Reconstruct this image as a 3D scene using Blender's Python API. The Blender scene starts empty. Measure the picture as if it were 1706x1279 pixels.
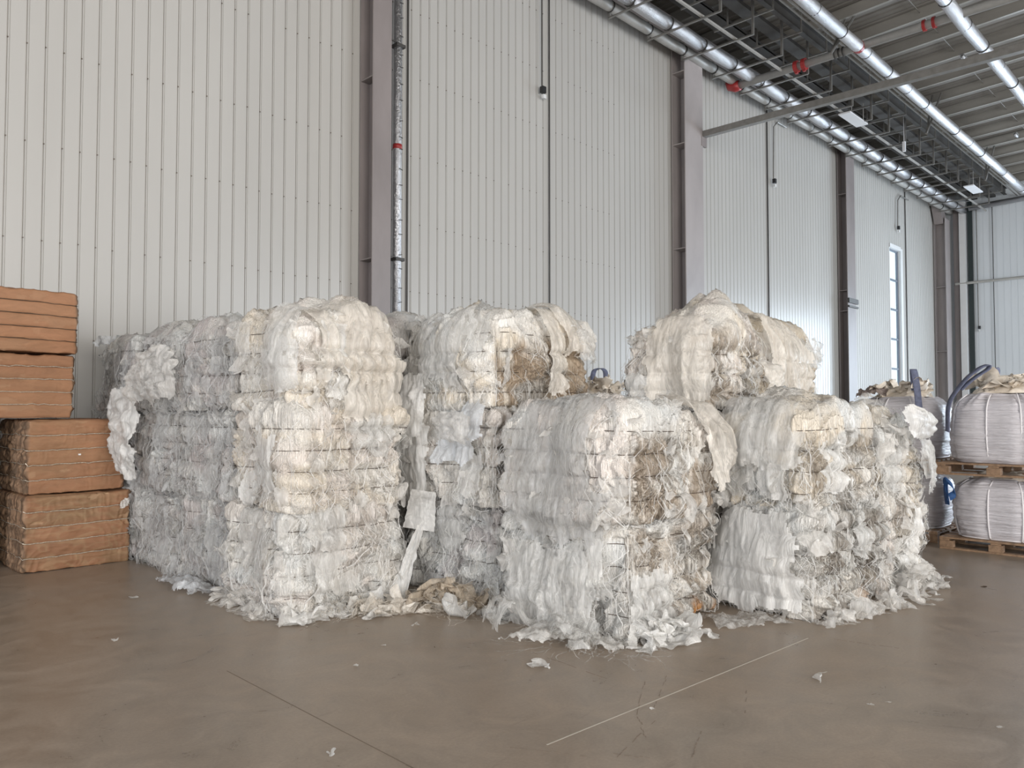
import bpy, math, random
import numpy as np
from math import sin, cos, pi, radians, sqrt
S = bpy.context.scene
COL = S.collection
random.seed(7)

# ------------------------------------------------------------------ camera
F_PX = 1290.0
YAW = radians(44.7)          # heading from +X (along the wall) towards +Y (the wall)
PITCH = radians(2.02)
cam_d = bpy.data.cameras.new('camera')
cam_d.sensor_fit = 'HORIZONTAL'
cam_d.sensor_width = 36.0
cam_d.lens = F_PX * 36.0 / 1706.0
cam_d.clip_end = 300
cam = bpy.data.objects.new('camera', cam_d)
COL.objects.link(cam)
cam.location = (0, 0, 1.6)
cam.rotation_euler = (pi / 2 + PITCH, 0, YAW - pi / 2)
S.camera = cam

# ------------------------------------------------------------------ world, lights, exposure
W = bpy.data.worlds.new('sky'); S.world = W; W.use_nodes = True
wn = W.node_tree.nodes; wl = W.node_tree.links
bg = wn['Background']; bg.inputs[1].default_value = 1.6
bg.inputs[0].default_value = (0.80, 0.90, 1.0, 1)

def area(name, loc, target, sx, sy, power, color, spread=180):
    d = bpy.data.lights.new(name, 'AREA'); d.shape = 'RECTANGLE'
    d.size = sx; d.size_y = sy; d.energy = power; d.color = color
    d.spread = radians(spread)
    o = bpy.data.objects.new(name, d); COL.objects.link(o)
    o.location = loc
    from mathutils import Vector
    v = Vector(target) - Vector(loc)
    o.rotation_euler = v.to_track_quat('-Z', 'Y').to_euler()
    return o

# daylight entering through unseen doors; back one sized for the light, side one added as fill (openings in the walls built below)
area('daylight_back_door', (-2.0, -13.6, 4.3), (-2.0, 0, 3.2), 13.0, 7.4, 3400, (1.0, 0.95, 0.885))
area('side_fill_light', (-13.6, 0.0, 3.4), (0, 0.0, 3.0), 9.0, 6.2, 1250, (0.93, 0.96, 1.0))  # added lamp, no such door seen; softens deep shadows between the bales
area('daylight_end_door', (38.0, 0.6, 3.2), (0, 3.0, 2.6), 8.4, 6.0, 2700, (0.72, 0.86, 1.0))
area('daylight_far_back_door', (22.0, -13.6, 3.4), (22.0, 0, 3.0), 10.0, 6.2, 2300, (0.88, 0.94, 1.0))

S.view_settings.view_transform = 'Standard'
S.view_settings.look = 'None'
S.view_settings.gamma = 1.0
S.view_settings.exposure = -0.07
S.view_settings.use_curve_mapping = False

# ------------------------------------------------------------------ helpers
def tag(o, label=None, cat=None, group=None, kind=None):
    if label: o['label'] = label
    if cat: o['category'] = cat
    if group: o['group'] = group
    if kind: o['kind'] = kind
    return o

def empty(name, loc=(0, 0, 0), rz=0.0):
    o = bpy.data.objects.new(name, None); COL.objects.link(o)
    o.location = loc; o.rotation_euler = (0, 0, rz); o.empty_display_size = 0.2
    return o

def link_mesh(name, me, mat, parent=None, smooth=False):
    if mat is not None: me.materials.append(mat)
    if smooth: me.shade_smooth()
    else: me.shade_flat()
    o = bpy.data.objects.new(name, me); COL.objects.link(o)
    if parent is not None: o.parent = parent
    return o

def np_mesh(name, V, Fq, mat, parent=None, smooth=True, col=None):
    """V (n,3) float, Fq (m,4) int quads"""
    me = bpy.data.meshes.new(name)
    n = len(V); m = len(Fq); k = Fq.shape[1]
    me.vertices.add(n); me.vertices.foreach_set('co', np.ascontiguousarray(V, dtype=np.float32).ravel())
    me.loops.add(m * k); me.loops.foreach_set('vertex_index', np.ascontiguousarray(Fq, dtype=np.int32).ravel())
    me.polygons.add(m)
    me.polygons.foreach_set('loop_start', np.arange(0, m * k, k, dtype=np.int32))
    me.polygons.foreach_set('loop_total', np.full(m, k, dtype=np.int32))
    me.update(calc_edges=True)
    if col is not None:
        a = me.color_attributes.new('tint', 'FLOAT_COLOR', 'POINT')
        c4 = np.ones((n, 4), dtype=np.float32); c4[:, :col.shape[1]] = col
        a.data.foreach_set('color', c4.ravel())
    return link_mesh(name, me, mat, parent, smooth)

class MB:
    def __init__(s): s.v = []; s.f = []
    def box(s, c, d, rz=0.0, rx=0.0, ry=0.0):
        b = len(s.v); hx, hy, hz = d[0] / 2, d[1] / 2, d[2] / 2
        for z in (-hz, hz):
            for x, y in ((-hx, -hy), (hx, -hy), (hx, hy), (-hx, hy)):
                X, Y, Z = x, y, z
                if rx: Y, Z = Y * cos(rx) - Z * sin(rx), Y * sin(rx) + Z * cos(rx)
                if ry: X, Z = X * cos(ry) + Z * sin(ry), -X * sin(ry) + Z * cos(ry)
                if rz: X, Y = X * cos(rz) - Y * sin(rz), X * sin(rz) + Y * cos(rz)
                s.v.append((c[0] + X, c[1] + Y, c[2] + Z))
        s.f += [(b, b+3, b+2, b+1), (b+4, b+5, b+6, b+7), (b, b+1, b+5, b+4), (b+1, b+2, b+6, b+5), (b+2, b+3, b+7, b+6), (b+3, b, b+4, b+7)]
        return s
    def tube(s, pts, r, n=8, closed=False, cap=True):
        P = [np.array(p, float) for p in pts]; N = len(P); b = len(s.v)
        rr = r if hasattr(r, '__len__') else [r] * N
        up = None
        for i in range(N):
            if closed: t = P[(i+1) % N] - P[i-1]
            else: t = P[min(i+1, N-1)] - P[max(i-1, 0)]
            t = t / (np.linalg.norm(t) + 1e-9)
            if up is None:
                up = np.array([0, 0, 1.0]) if abs(t[2]) < .9 else np.array([1.0, 0, 0])
            a = np.cross(t, up); a /= (np.linalg.norm(a) + 1e-9); up = np.cross(a, t)
            for k in range(n):
                q = P[i] + rr[i] * (cos(2*pi*k/n) * a + sin(2*pi*k/n) * up)
                s.v.append(tuple(q))
        for i in range(N if closed else N - 1):
            j = (i + 1) % N
            for k in range(n):
                k2 = (k + 1) % n
                s.f.append((b+i*n+k, b+i*n+k2, b+j*n+k2, b+j*n+k))
        if cap and not closed:
            s.f.append(tuple(b + k for k in range(n))[::-1]); s.f.append(tuple(b + (N-1)*n + k for k in range(n)))
        return s
    def poly(s, pts):
        b = len(s.v); s.v += [tuple(p) for p in pts]; s.f.append(tuple(range(b, b + len(pts)))); return s
    def build(s, name, mat, parent=None, smooth=False, bevel=0):
        me = bpy.data.meshes.new(name); me.from_pydata(s.v, [], s.f); me.update()
        o = link_mesh(name, me, mat, parent, smooth)
        if bevel:
            m = o.modifiers.new('bevel', 'BEVEL'); m.width = bevel; m.segments = 2; m.limit_method = 'ANGLE'
        return o

def extrude_profile(name, prof, axis0, axis1, mat, parent=None, smooth=False):
    """prof: list of (a,b,...) 3D points at axis0; swept from offset axis0 to axis1 (vectors)"""
    n = len(prof); P = np.array(prof, float)
    V = np.vstack([P + np.array(axis0), P + np.array(axis1)])
    i = np.arange(n - 1)
    Fq = np.stack([i, i + 1, i + 1 + n, i + n], 1)
    return np_mesh(name, V, Fq, mat, parent, smooth)

# ------------------------------------------------------------------ noise (numpy)
def _h(ix, iy, iz, seed):
    h = (ix.astype(np.uint32) * np.uint32(374761393) + iy.astype(np.uint32) * np.uint32(668265263)
         + iz.astype(np.uint32) * np.uint32(2147483647 - 38) + np.uint32(seed * 1013904223 & 0xffffffff))
    h = (h ^ (h >> np.uint32(13))) * np.uint32(1274126177)
    h = (h ^ (h >> np.uint32(16))) * np.uint32(2246822519)
    h = h ^ (h >> np.uint32(13))
    return (h & np.uint32(0xffffff)).astype(np.float64) / float(0xffffff) * 2 - 1
def noise(P, seed=0):
    P = np.asarray(P, float) + 1000.0
    fl = np.floor(P); f = P - fl; I = fl.astype(np.int64)
    u = f * f * f * (f * (f * 6 - 15) + 10)
    x, y, z = I[:, 0], I[:, 1], I[:, 2]
    r = 0
    for dx in (0, 1):
        wx = u[:, 0] if dx else 1 - u[:, 0]
        for dy in (0, 1):
            wy = u[:, 1] if dy else 1 - u[:, 1]
            for dz in (0, 1):
                wz = u[:, 2] if dz else 1 - u[:, 2]
                r = r + wx * wy * wz * _h(x + dx, y + dy, z + dz, seed)
    return r
def ridge(P, seed=0): return 1 - 2 * np.abs(noise(P, seed)) ** 0.8
def fbm(P, o=3, seed=0):
    r = 0; a = 1.0; P = np.asarray(P, float)
    for i in range(o): r = r + a * noise(P * (2.03 ** i), seed + i * 17); a *= .5
    return r
def sstep(a, b, x):
    t = np.clip((x - a) / (b - a), 0, 1); return t * t * (3 - 2 * t)

# ------------------------------------------------------------------ materials
def new_mat(name):
    m = bpy.data.materials.new(name); m.use_nodes = True
    nt = m.node_tree; b = nt.nodes['Principled BSDF']
    return m, nt, b
def N(nt, t, **kw):
    n = nt.nodes.new(t)
    for k, v in kw.items():
        if k.startswith('i_'):
            n.inputs[int(k[2:])].default_value = v
        else: setattr(n, k, v)
    return n
def coords(nt, scale=(1, 1, 1), kind='Object', rnd=False):
    tc = nt.nodes.new('ShaderNodeTexCoord'); mp = nt.nodes.new('ShaderNodeMapping')
    mp.inputs['Scale'].default_value = scale
    nt.links.new(tc.outputs[kind], mp.inputs['Vector'])
    if rnd:
        oi = nt.nodes.new('ShaderNodeObjectInfo'); mu = nt.nodes.new('ShaderNodeMath'); mu.operation = 'MULTIPLY'
        mu.inputs[1].default_value = 57.0
        nt.links.new(oi.outputs['Random'], mu.inputs[0]); nt.links.new(mu.outputs[0], mp.inputs['Location'])
    return mp.outputs[0]
def noise_node(nt, vec, scale, detail=3, rough=.5, dist=0.0):
    n = nt.nodes.new('ShaderNodeTexNoise'); n.inputs['Scale'].default_value = scale
    n.inputs['Detail'].default_value = detail; n.inputs['Roughness'].default_value = rough
    n.inputs['Distortion'].default_value = dist
    nt.links.new(vec, n.inputs['Vector']); return n
def ramp(nt, fac, stops):
    r = nt.nodes.new('ShaderNodeValToRGB'); e = r.color_ramp.elements
    while len(e) < len(stops): e.new(0.5)
    for i, (p, c) in enumerate(stops):
        e[i].position = p; e[i].color = (c[0], c[1], c[2], 1) if hasattr(c, '__len__') else (c, c, c, 1)
    nt.links.new(fac, r.inputs[0]); return r
def bump(nt, height, strength, dist, b, prev=None):
    n = nt.nodes.new('ShaderNodeBump'); n.inputs['Strength'].default_value = strength
    n.inputs['Distance'].default_value = dist
    nt.links.new(height, n.inputs['Height'])
    if prev is not None: nt.links.new(prev.outputs[0], n.inputs['Normal'])
    nt.links.new(n.outputs[0], b.inputs['Normal']); return n

def simple(name, c, rough=.5, metal=0.0, var=0.0, vscale=3.0, bmp=0.0, bscale=30.0, stretch=(1, 1, 1), spec=.5):
    m, nt, b = new_mat(name)
    b.inputs['Roughness'].default_value = rough; b.inputs['Metallic'].default_value = metal
    b.inputs['Specular IOR Level'].default_value = spec
    v = coords(nt, stretch, rnd=True)
    nn = noise_node(nt, v, vscale, 4, .6, .4)
    lo = [max(0, x * (1 - var)) for x in c]; hi = [min(1, x * (1 + var)) for x in c]
    r = ramp(nt, nn.outputs[0], [(.3, lo), (.7, hi)])
    nt.links.new(r.outputs[0], b.inputs['Base Color'])
    if bmp:
        n2 = noise_node(nt, v, bscale, 3, .6)
        bump(nt, n2.outputs[0], bmp, .01, b)
    return m

M = {}
M['wall'] = simple('painted_panel', (.475, .46, .437), .30, 0, .035, .7, .06, 3.0, (1, 1, .25))
M['wall_end'] = simple('end_panel', (.72, .75, .78), .32, 0, .03, .7, .06, 3.0, (1, 1, .25))
M['screw'] = simple('screw_head', (.16, .13, .11), .5, .3)
M['column'] = simple('column_paint', (.235, .205, .20), .42, 0, .16, 1.2, .05, 8, (1, 1, .4))
M['column2'] = simple('column_paint_light', (.36, .325, .32), .42, 0, .12, 1.2, .05, 8, (1, 1, .4))
M['darkgap'] = simple('dark_rubber', (.02, .03, .03), .5)
M['white_paint'] = simple('white_trim', (.72, .72, .72), .4, 0, .03)
M['frame_grey'] = simple('window_frame_grey', (.16, .18, .22), .45, 0, .05)
M['deck'] = simple('roof_deck', (.235, .22, .20), .6, 0, .12, 1.0)
M['purlin'] = simple('purlin_galvanised', (.36, .34, .31), .42, .3, .12, 2.0, 0, 1, (1, .3, 1))
M['steel'] = simple('hanger_steel', (.26, .25, .235), .42, .5, .15, 6)
M['darksteel'] = simple('dark_steel', (.07, .066, .062), .5, .3, .2, 3)
M['pipe_grey'] = simple('grey_pipe', (.42, .41, .39), .45, .1, .1, 4)
M['red'] = simple('red_coupling', (.33, .03, .03), .4, 0, .15, 6)
M['black'] = simple('black_plastic', (.02, .02, .022), .4)
M['panel_white'] = simple('lamp_diffuser', (.78, .78, .8), .35, 0, .02)
M['wire'] = simple('rusty_tie_wire', (.10, .075, .055), .55, .3, .5, 14)
M['twine'] = simple('steel_strap', (.62, .56, .47), .4, .4, .4, 60)
M['blue_web'] = simple('blue_grey_webbing', (.14, .155, .235), .7, 0, .25, 18, .3, 160)
M['blue_web2'] = simple('blue_webbing', (.03, .10, .28), .6, 0, .25, 18, .3, 160)
M['blue_print'] = simple('blue_print', (.03, .09, .4), .6)

# foil insulation
m, nt, b = new_mat('foil_insulation'); M['foil'] = m
b.inputs['Metallic'].default_value = .9; b.inputs['Roughness'].default_value = .33
b.inputs['Base Color'].default_value = (.62, .62, .64, 1)
v = coords(nt, (1.5, 1, 1), rnd=True); nn = noise_node(nt, v, 22, 4, .65, 1.2)
bump(nt, nn.outputs[0], .9, .02, b)

# floor: trowelled concrete
m, nt, b = new_mat('polished_concrete'); M['floor'] = m
v = coords(nt)
n1 = noise_node(nt, v, .35, 5, .62, .8); n2 = noise_node(nt, v, 2.3, 6, .7, 1.5); n3 = noise_node(nt, v, 60, 2, .6)
r1 = ramp(nt, n1.outputs[0], [(.25, (.285, .216, .158)), (.5, (.325, .266, .213)), (.75, (.285, .252, .216))])
r2 = ramp(nt, n2.outputs[0], [(.3, (.70, .69, .67)), (.7, (1.16, 1.15, 1.15))])
mx = N(nt, 'ShaderNodeMix', data_type='RGBA', blend_type='MULTIPLY'); mx.inputs[0].default_value = .8
nt.links.new(r1.outputs[0], mx.inputs[6]); nt.links.new(r2.outputs[0], mx.inputs[7])
r3 = ramp(nt, n3.outputs[0], [(.3, .88), (.7, 1.08)])
mx2 = N(nt, 'ShaderNodeMix', data_type='RGBA', blend_type='MULTIPLY'); mx2.inputs[0].default_value = .6
nt.links.new(mx.outputs[2], mx2.inputs[6]); nt.links.new(r3.outputs[0], mx2.inputs[7])
# scratches and tyre scuffs
vs = coords(nt, (1, 7, 1)); 
mp = vs.node; mp.inputs['Rotation'].default_value = (0, 0, radians(35))
ns = noise_node(nt, vs, 3.2, 4, .6, .6)
rs = ramp(nt, ns.outputs[0], [(.62, 1.0), (.74, .80)])
mx3 = N(nt, 'ShaderNodeMix', data_type='RGBA', blend_type='MULTIPLY'); mx3.inputs[0].default_value = .7
nt.links.new(mx2.outputs[2], mx3.inputs[6]); nt.links.new(rs.outputs[0], mx3.inputs[7])
nt.links.new(mx3.outputs[2], b.inputs['Base Color'])
rr = ramp(nt, n2.outputs[0], [(.3, .26), (.7, .44)]); nt.links.new(rr.outputs[0], b.inputs['Roughness'])
bump(nt, n3.outputs[0], .05, .004, b)

def film_solid(name):
    """compressed crumpled film: colour comes from the tint attribute"""
    m, nt, b = new_mat(name)
    at = N(nt, 'ShaderNodeAttribute', attribute_name='tint')
    v = coords(nt, (1, 1, .22), rnd=True)
    n1 = noise_node(nt, v, 30, 5, .65, 1.2)
    r1 = ramp(nt, n1.outputs[0], [(.28, (.88, .87, .85)), (.5, (.99, .99, .98)), (.72, (1.06, 1.06, 1.06))])
    mx = N(nt, 'ShaderNodeMix', data_type='RGBA', blend_type='MULTIPLY'); mx.inputs[0].default_value = .85
    nt.links.new(at.outputs['Color'], mx.inputs[6]); nt.links.new(r1.outputs[0], mx.inputs[7])
    # fibres: vertical edges of pressed layers, with grime and shade between them painted dark
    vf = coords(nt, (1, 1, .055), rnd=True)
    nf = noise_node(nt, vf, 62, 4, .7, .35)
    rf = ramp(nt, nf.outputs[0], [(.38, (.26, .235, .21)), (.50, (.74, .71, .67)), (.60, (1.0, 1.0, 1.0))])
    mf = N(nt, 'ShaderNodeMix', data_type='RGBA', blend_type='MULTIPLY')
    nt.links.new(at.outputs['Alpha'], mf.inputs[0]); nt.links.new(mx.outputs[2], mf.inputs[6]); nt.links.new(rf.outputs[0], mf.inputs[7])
    nt.links.new(mf.outputs[2], b.inputs['Base Color'])
    b.inputs['Roughness'].default_value = .29
    b.inputs['Specular IOR Level'].default_value = .55
    # creases
    def creases(sc, st, dist):
        n = noise_node(nt, v, sc, 2, .5, st)
        a = N(nt, 'ShaderNodeMath', operation='SUBTRACT'); a.inputs[1].default_value = .5
        c = N(nt, 'ShaderNodeMath', operation='ABSOLUTE')
        nt.links.new(n.outputs[0], a.inputs[0]); nt.links.new(a.outputs[0], c.inputs[0]); return c
    c1 = creases(16, 1.2, 0); c2 = creases(60, .8, 0)
    b1 = bump(nt, c1.outputs[0], .5, .04, b); b2 = bump(nt, c2.outputs[0], .3, .015, b, b1); b3 = bump(nt, nf.outputs[0], .9, .03, b, b2)
    return m
M['film'] = film_solid('compressed_film')

def film_sheet(name, c, alpha_lo, alpha_hi, rough=.25, transl=.35):
    """loose thin polythene: translucent, glossy, creased"""
    m, nt, b = new_mat(name); out = nt.nodes['Material Output']
    v = coords(nt, (1, 1, .28), rnd=True)
    n1 = noise_node(nt, v, 9, 4, .62, 1.0)
    a = N(nt, 'ShaderNodeMath', operation='SUBTRACT'); a.inputs[1].default_value = .5
    ab = N(nt, 'ShaderNodeMath', operation='ABSOLUTE')
    nt.links.new(n1.outputs[0], a.inputs[0]); nt.links.new(a.outputs[0], ab.inputs[0])
    ra = ramp(nt, ab.outputs[0], [(0.0, alpha_hi), (.05, alpha_lo + (alpha_hi - alpha_lo) * .5), (.22, alpha_lo)])
    rc = ramp(nt, n1.outputs[0], [(.3, [x * .90 for x in c]), (.7, [min(1, x * 1.06) for x in c])])
    b.inputs['Roughness'].default_value = rough
    nt.links.new(rc.outputs[0], b.inputs['Base Color'])
    bp = bump(nt, ab.outputs[0], .6, .04, b)
    tl = N(nt, 'ShaderNodeBsdfTranslucent'); nt.links.new(rc.outputs[0], tl.inputs[0])
    mix = N(nt, 'ShaderNodeMixShader'); mix.inputs[0].default_value = transl
    nt.links.new(b.outputs[0], mix.inputs[1]); nt.links.new(tl.outputs[0], mix.inputs[2])
    tr = N(nt, 'ShaderNodeBsdfTransparent'); mix2 = N(nt, 'ShaderNodeMixShader')
    nt.links.new(ra.outputs[0], mix2.inputs[0]); nt.links.new(tr.outputs[0], mix2.inputs[1]); nt.links.new(mix.outputs[0], mix2.inputs[2])
    nt.links.new(mix2.outputs[0], out.inputs['Surface'])
    return m
M['sheet_clear'] = film_sheet('clear_film', (.90, .895, .88), .22, .72)
M['sheet_grey'] = film_sheet('grey_clear_film', (.72, .72, .72), .22, .7)
M['sheet_white'] = film_sheet('white_film', (.93, .92, .90), .55, .92, .3, .3)
M['sheet_cream'] = film_sheet('cream_film', (.93, .88, .81), .4, .85, .3, .3)
M['sheet_soft'] = film_sheet('soft_film', (.92, .90, .87), .35, .8, .3, .4)
M['sheet_blue'] = film_sheet('bluish_white_film', (.86, .89, .93), .5, .92, .3, .3)
M['sheet_brown'] = film_sheet('brownish_film', (.74, .64, .52), .3, .75, .3, .3)

# cardboard
m, nt, b = new_mat('cardboard'); M['card'] = m
at = N(nt, 'ShaderNodeAttribute', attribute_name='tint')
v = coords(nt, (1, 1, 3), rnd=True); n1 = noise_node(nt, v, 5, 5, .65, .8); n2 = noise_node(nt, v, 40, 3, .6)
r1 = ramp(nt, n1.outputs[0], [(.25, (.72, .72, .70)), (.75, (1.15, 1.15, 1.15))])
mx = N(nt, 'ShaderNodeMix', data_type='RGBA', blend_type='MULTIPLY'); mx.inputs[0].default_value = .8
nt.links.new(at.outputs['Color'], mx.inputs[6]); nt.links.new(r1.outputs[0], mx.inputs[7])
nt.links.new(mx.outputs[2], b.inputs['Base Color']); b.inputs['Roughness'].default_value = .72
bump(nt, n2.outputs[0], .15, .01, b)
M['wood'] = simple('pallet_wood', (.29, .185, .115), .7, 0, .35, 3, .3, 40, (1, 6, 6))
M['wood_dark'] = simple('dark_board', (.10, .065, .04), .75, 0, .3, 4)

# woven bag fabric
m, nt, b = new_mat('woven_bag'); M['bag'] = m
v = coords(nt, (1, 1, 1), rnd=True)
n1 = noise_node(nt, v, 3, 4, .6, .5)
r1 = ramp(nt, n1.outputs[0], [(.3, (.60, .575, .61)), (.7, (.69, .665, .70))]); nt.links.new(r1.outputs[0], b.inputs['Base Color'])
b.inputs['Roughness'].default_value = .38
v2 = coords(nt, (.35, .35, 5.0), rnd=True); nw = noise_node(nt, v2, 9, 4, .6, .5)
bump(nt, nw.outputs[0], .8, .035, b)
M['bag_cream'] = simple('bag_lining', (.80, .72, .62), .5, 0, .12, 6, .8, 16)
M['bag_dark'] = simple('bag_fold', (.30, .25, .23), .5, 0, .2, 6, .8, 16)
M['piping'] = simple('bag_piping', (.82, .80, .82), .5, 0, .03)

# ------------------------------------------------------------------ the hall
D = 10.6; XE = 38.2; XW = -14.0; YS = -14.0
WALLTOP = 11.6
def roof_z(y): return 11.45 + .04 * (D - y)

fl = MB().poly([(XW, YS, 0), (XE, YS, 0), (XE, D, 0), (XW, D, 0)]).build('floor', M['floor']); tag(fl, kind='structure')
# saw-cut joints in the slab
jt = MB().box((0, 0, 0), (2.6, .008, .001), radians(-3)); 
o = jt.build('floor_joint', simple('joint_filler', (.50, .46, .40), .6), fl); o.location = (4.1, 2.47, .0008)
jt = MB().box((0, 0, 0), (.005, 1.9, .001)).box((.03, -1.3, 0), (.004, .9, .001), .08)
o = jt.build('floor_crack', simple('dark_crack', (.20, .16, .125), .8), fl); o.location = (2.2, 3.7, .0008)
jt = MB().box((0, 0, 0), (9, .008, .001)).box((3.0, 1.0, 0), (.008, 9, .001))
o = jt.build('floor_joint', simple('saw_cut', (.20, .165, .13), .8), fl); o.location = (9.6, .9, .0008)
def flo0(px, py):
    a = radians(44.7); fwv = np.array([cos(a)*cos(PITCH), sin(a)*cos(PITCH), sin(PITCH)]); rt = np.array([sin(a), -cos(a), 0]); up = np.cross(rt, fwv)
    r = fwv + rt * (px - 853)/F_PX + up * (639.5 - py)/F_PX
    t = -1.6 / r[2]; return r[0]*t, r[1]*t
scuff = MB(); rs_ = random.Random(4)
for (x0_, y0_, x1_, y1_) in ((1078, 1120, 1060, 1190), (1110, 1125, 1090, 1180), (1245, 1150, 1238, 1210), (1170, 1210, 1150, 1270), (1060, 1190, 1078, 1230), (1020, 1255, 1100, 1265), (850, 1245, 980, 1260), (1090, 1200, 1020, 1270), (560, 1030, 500, 1050), (870, 1080, 1010, 1130), (150, 1212, 185, 1216), (1390, 1065, 1500, 1080)):
    A_ = np.array(flo0(x0_, y0_)); B_ = np.array(flo0(x1_, y1_)); d_ = B_ - A_; L_ = np.hypot(*d_); n_ = 9
    for k in range(n_):
        if rs_.random() < .3: continue
        c_ = A_ + d_ * (k + .5) / n_
        scuff.box((c_[0] + rs_.uniform(-.006, .006), c_[1] + rs_.uniform(-.006, .006), .0006), (L_ / n_ * rs_.uniform(.6, 1.05), rs_.uniform(.003, .007), .0008), math.atan2(d_[1], d_[0]) + rs_.uniform(-.05, .05))
o = scuff.build('floor_scuffs', simple('scuff_rubber', (.25, .20, .16), .7), fl)

def rib_profile(a0, a1, pitch, depth, hole=None):
    P = []
    a = a0
    while a < a1 - 1e-6:
        P += [(a, 0), (a + pitch * .02, depth), (a + pitch * .055, depth), (a + pitch * .075, 0),
              (a + pitch * .13, 0), (a + pitch * .145, depth * .45), (a + pitch * .17, depth * .45), (a + pitch * .185, 0)]
        a += pitch
    P.append((a1, 0))
    return P

def wall_y(name, x0, x1, z0, z1, mat, parent=None, y=D):
    P = [(p[0], y + p[1], 0) for p in rib_profile(x0, x1, .2, .018)]
    return extrude_profile(name, P, (0, 0, z0), (0, 0, z1), mat, parent)
WX0, WX1, WZ = 31.55, 32.75, 7.98        # slit window in the wall
wl0 = wall_y('wall_left', XW, WX0, 0, WALLTOP, M['wall']); tag(wl0, kind='structure')
wall_y('wall_panel', WX0, WX1, WZ, WALLTOP, M['wall'], wl0)
wall_y('wall_panel', WX1, XE, 0, WALLTOP, M['wall'], wl0)
sc = MB()
for z in (2.5, 3.67, 4.85, 6.03, 7.42, 8.6, 9.8):
    x = XW + .2 * 75
    while x < 14:
        if random.random() > .12: sc.box((x + .012 + .2*0, D - .003, z + random.uniform(-.012, .012)), (.014, .012, .014))
        x += .2
o = sc.build('screw_heads', M['screw'], wl0); tag(o, kind='stuff')

# end wall with door opening at the camera's right (out of view)
def wall_x(name, y0, y1, z0, z1, mat, parent=None, x=XE):
    P = [(x + p[1], p[0], 0) for p in rib_profile(y0, y1, .25, .012)]
    return extrude_profile(name, P, (0, 0, z0), (0, 0, z1), mat, parent)
we = wall_x('wall_right', 5.2, D, 0, 12, M['wall_end']); tag(we, kind='structure')
wall_x('wall_panel', YS, -4.0, 0, 12.5, M['wall_end'], we)
wall_x('wall_panel', -4.0, 5.2, 6.4, 12.2, M['wall_end'], we)
# wall behind the camera and wall to the side of it, with out-of-view openings made for the door lamps
wb = MB()
def slab_y(mb, x0, x1, z0, z1, y): mb.box(((x0+x1)/2, y, (z0+z1)/2), (x1-x0, .1, z1-z0))
slab_y(wb, XW, -8.6, 0, 12.6, YS); slab_y(wb, 4.6, 16.8, 0, 12.6, YS); slab_y(wb, 27.2, XE, 0, 12.6, YS)
slab_y(wb, -8.6, 4.6, 8.2, 12.6, YS); slab_y(wb, 16.8, 27.2, 6.6, 12.6, YS)
o = wb.build('wall_back', M['wall']); tag(o, kind='structure')
wf = MB()
wf.box((XW, (YS - 4.6)/2, 6.2), (.1, abs(YS + 4.6), 12.4)); wf.box((XW, (4.6 + D)/2, 6.2), (.1, D - 4.6, 12.4)); wf.box((XW, 0, 9.5), (.1, 9.2, 5.9))
o = wf.build('wall_front', M['wall']); tag(o, kind='structure')

# roof deck, purlins
P = []; x = XW
while x < XE:
    P += [(x, 0, 0), (x + .12, 0, 0), (x + .14, 0, .035), (x + .22, 0, .035), (x + .24, 0, 0)]; x += .25
zN, zS = roof_z(D) , roof_z(YS)
Pn = np.array(P); n = len(Pn)
V = np.vstack([Pn + (0, D, zN), Pn + (0, YS, zS)]); i = np.arange(n - 1)
ce = np_mesh('ceiling', V, np.stack([i, i+1, i+1+n, i+n], 1), M['deck'], None, False); tag(ce, kind='structure')
px = 14.8 - 1.45 * 7
while px < XE:
    mb = MB(); hw = .30
    L = D - YS; ang = math.atan2(zS - zN, -L)
    for (dx, dz, w, h) in ((0, -hw/2, .012, hw), (-.035, -hw, .085, .012), (.035, -.004, .085, .012)):
        b0 = len(mb.v)
        for (yy, zz) in ((D, zN), (YS, zS)):
            for ax, az in ((-w/2, -h/2), (w/2, -h/2), (w/2, h/2), (-w/2, h/2)):
                mb.v.append((px + dx + ax, yy, zz + dz + az))
        b = b0
        mb.f += [(b, b+1, b+5, b+4), (b+1, b+2, b+6, b+5), (b+2, b+3, b+7, b+6), (b+3, b, b+4, b+7), (b, b+3, b+2, b+1), (b+4, b+5, b+6, b+7)]
    mb.build('purlin', M['purlin'], ce)
    px += 1.45
# thin sag rods between purlins
sr = MB()
for y in (6.1, 3.6, 1.2):
    sr.tube([(14, y, roof_z(y) - .12), (XE, y, roof_z(y) - .12)], .012, 5)
sr.build('sag_rod', M['steel'], ce)

# eave beam along the wall head
for k, (xa, xb) in enumerate(((-2.5, 7.1), (7.5, 16.3), (17.2, 26.5), (27.3, 36.9))):
    o = MB().box(((xa+xb)/2, D - .35, 10.92), (xb-xa, .02, .34)).box(((xa+xb)/2, D - .35, 11.09), (xb-xa, .2, .02)).box(((xa+xb)/2, D - .35, 10.75), (xb-xa, .2, .02)).build('trim_%d' % (k+1), M['column2']); tag(o, kind='structure')

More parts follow.
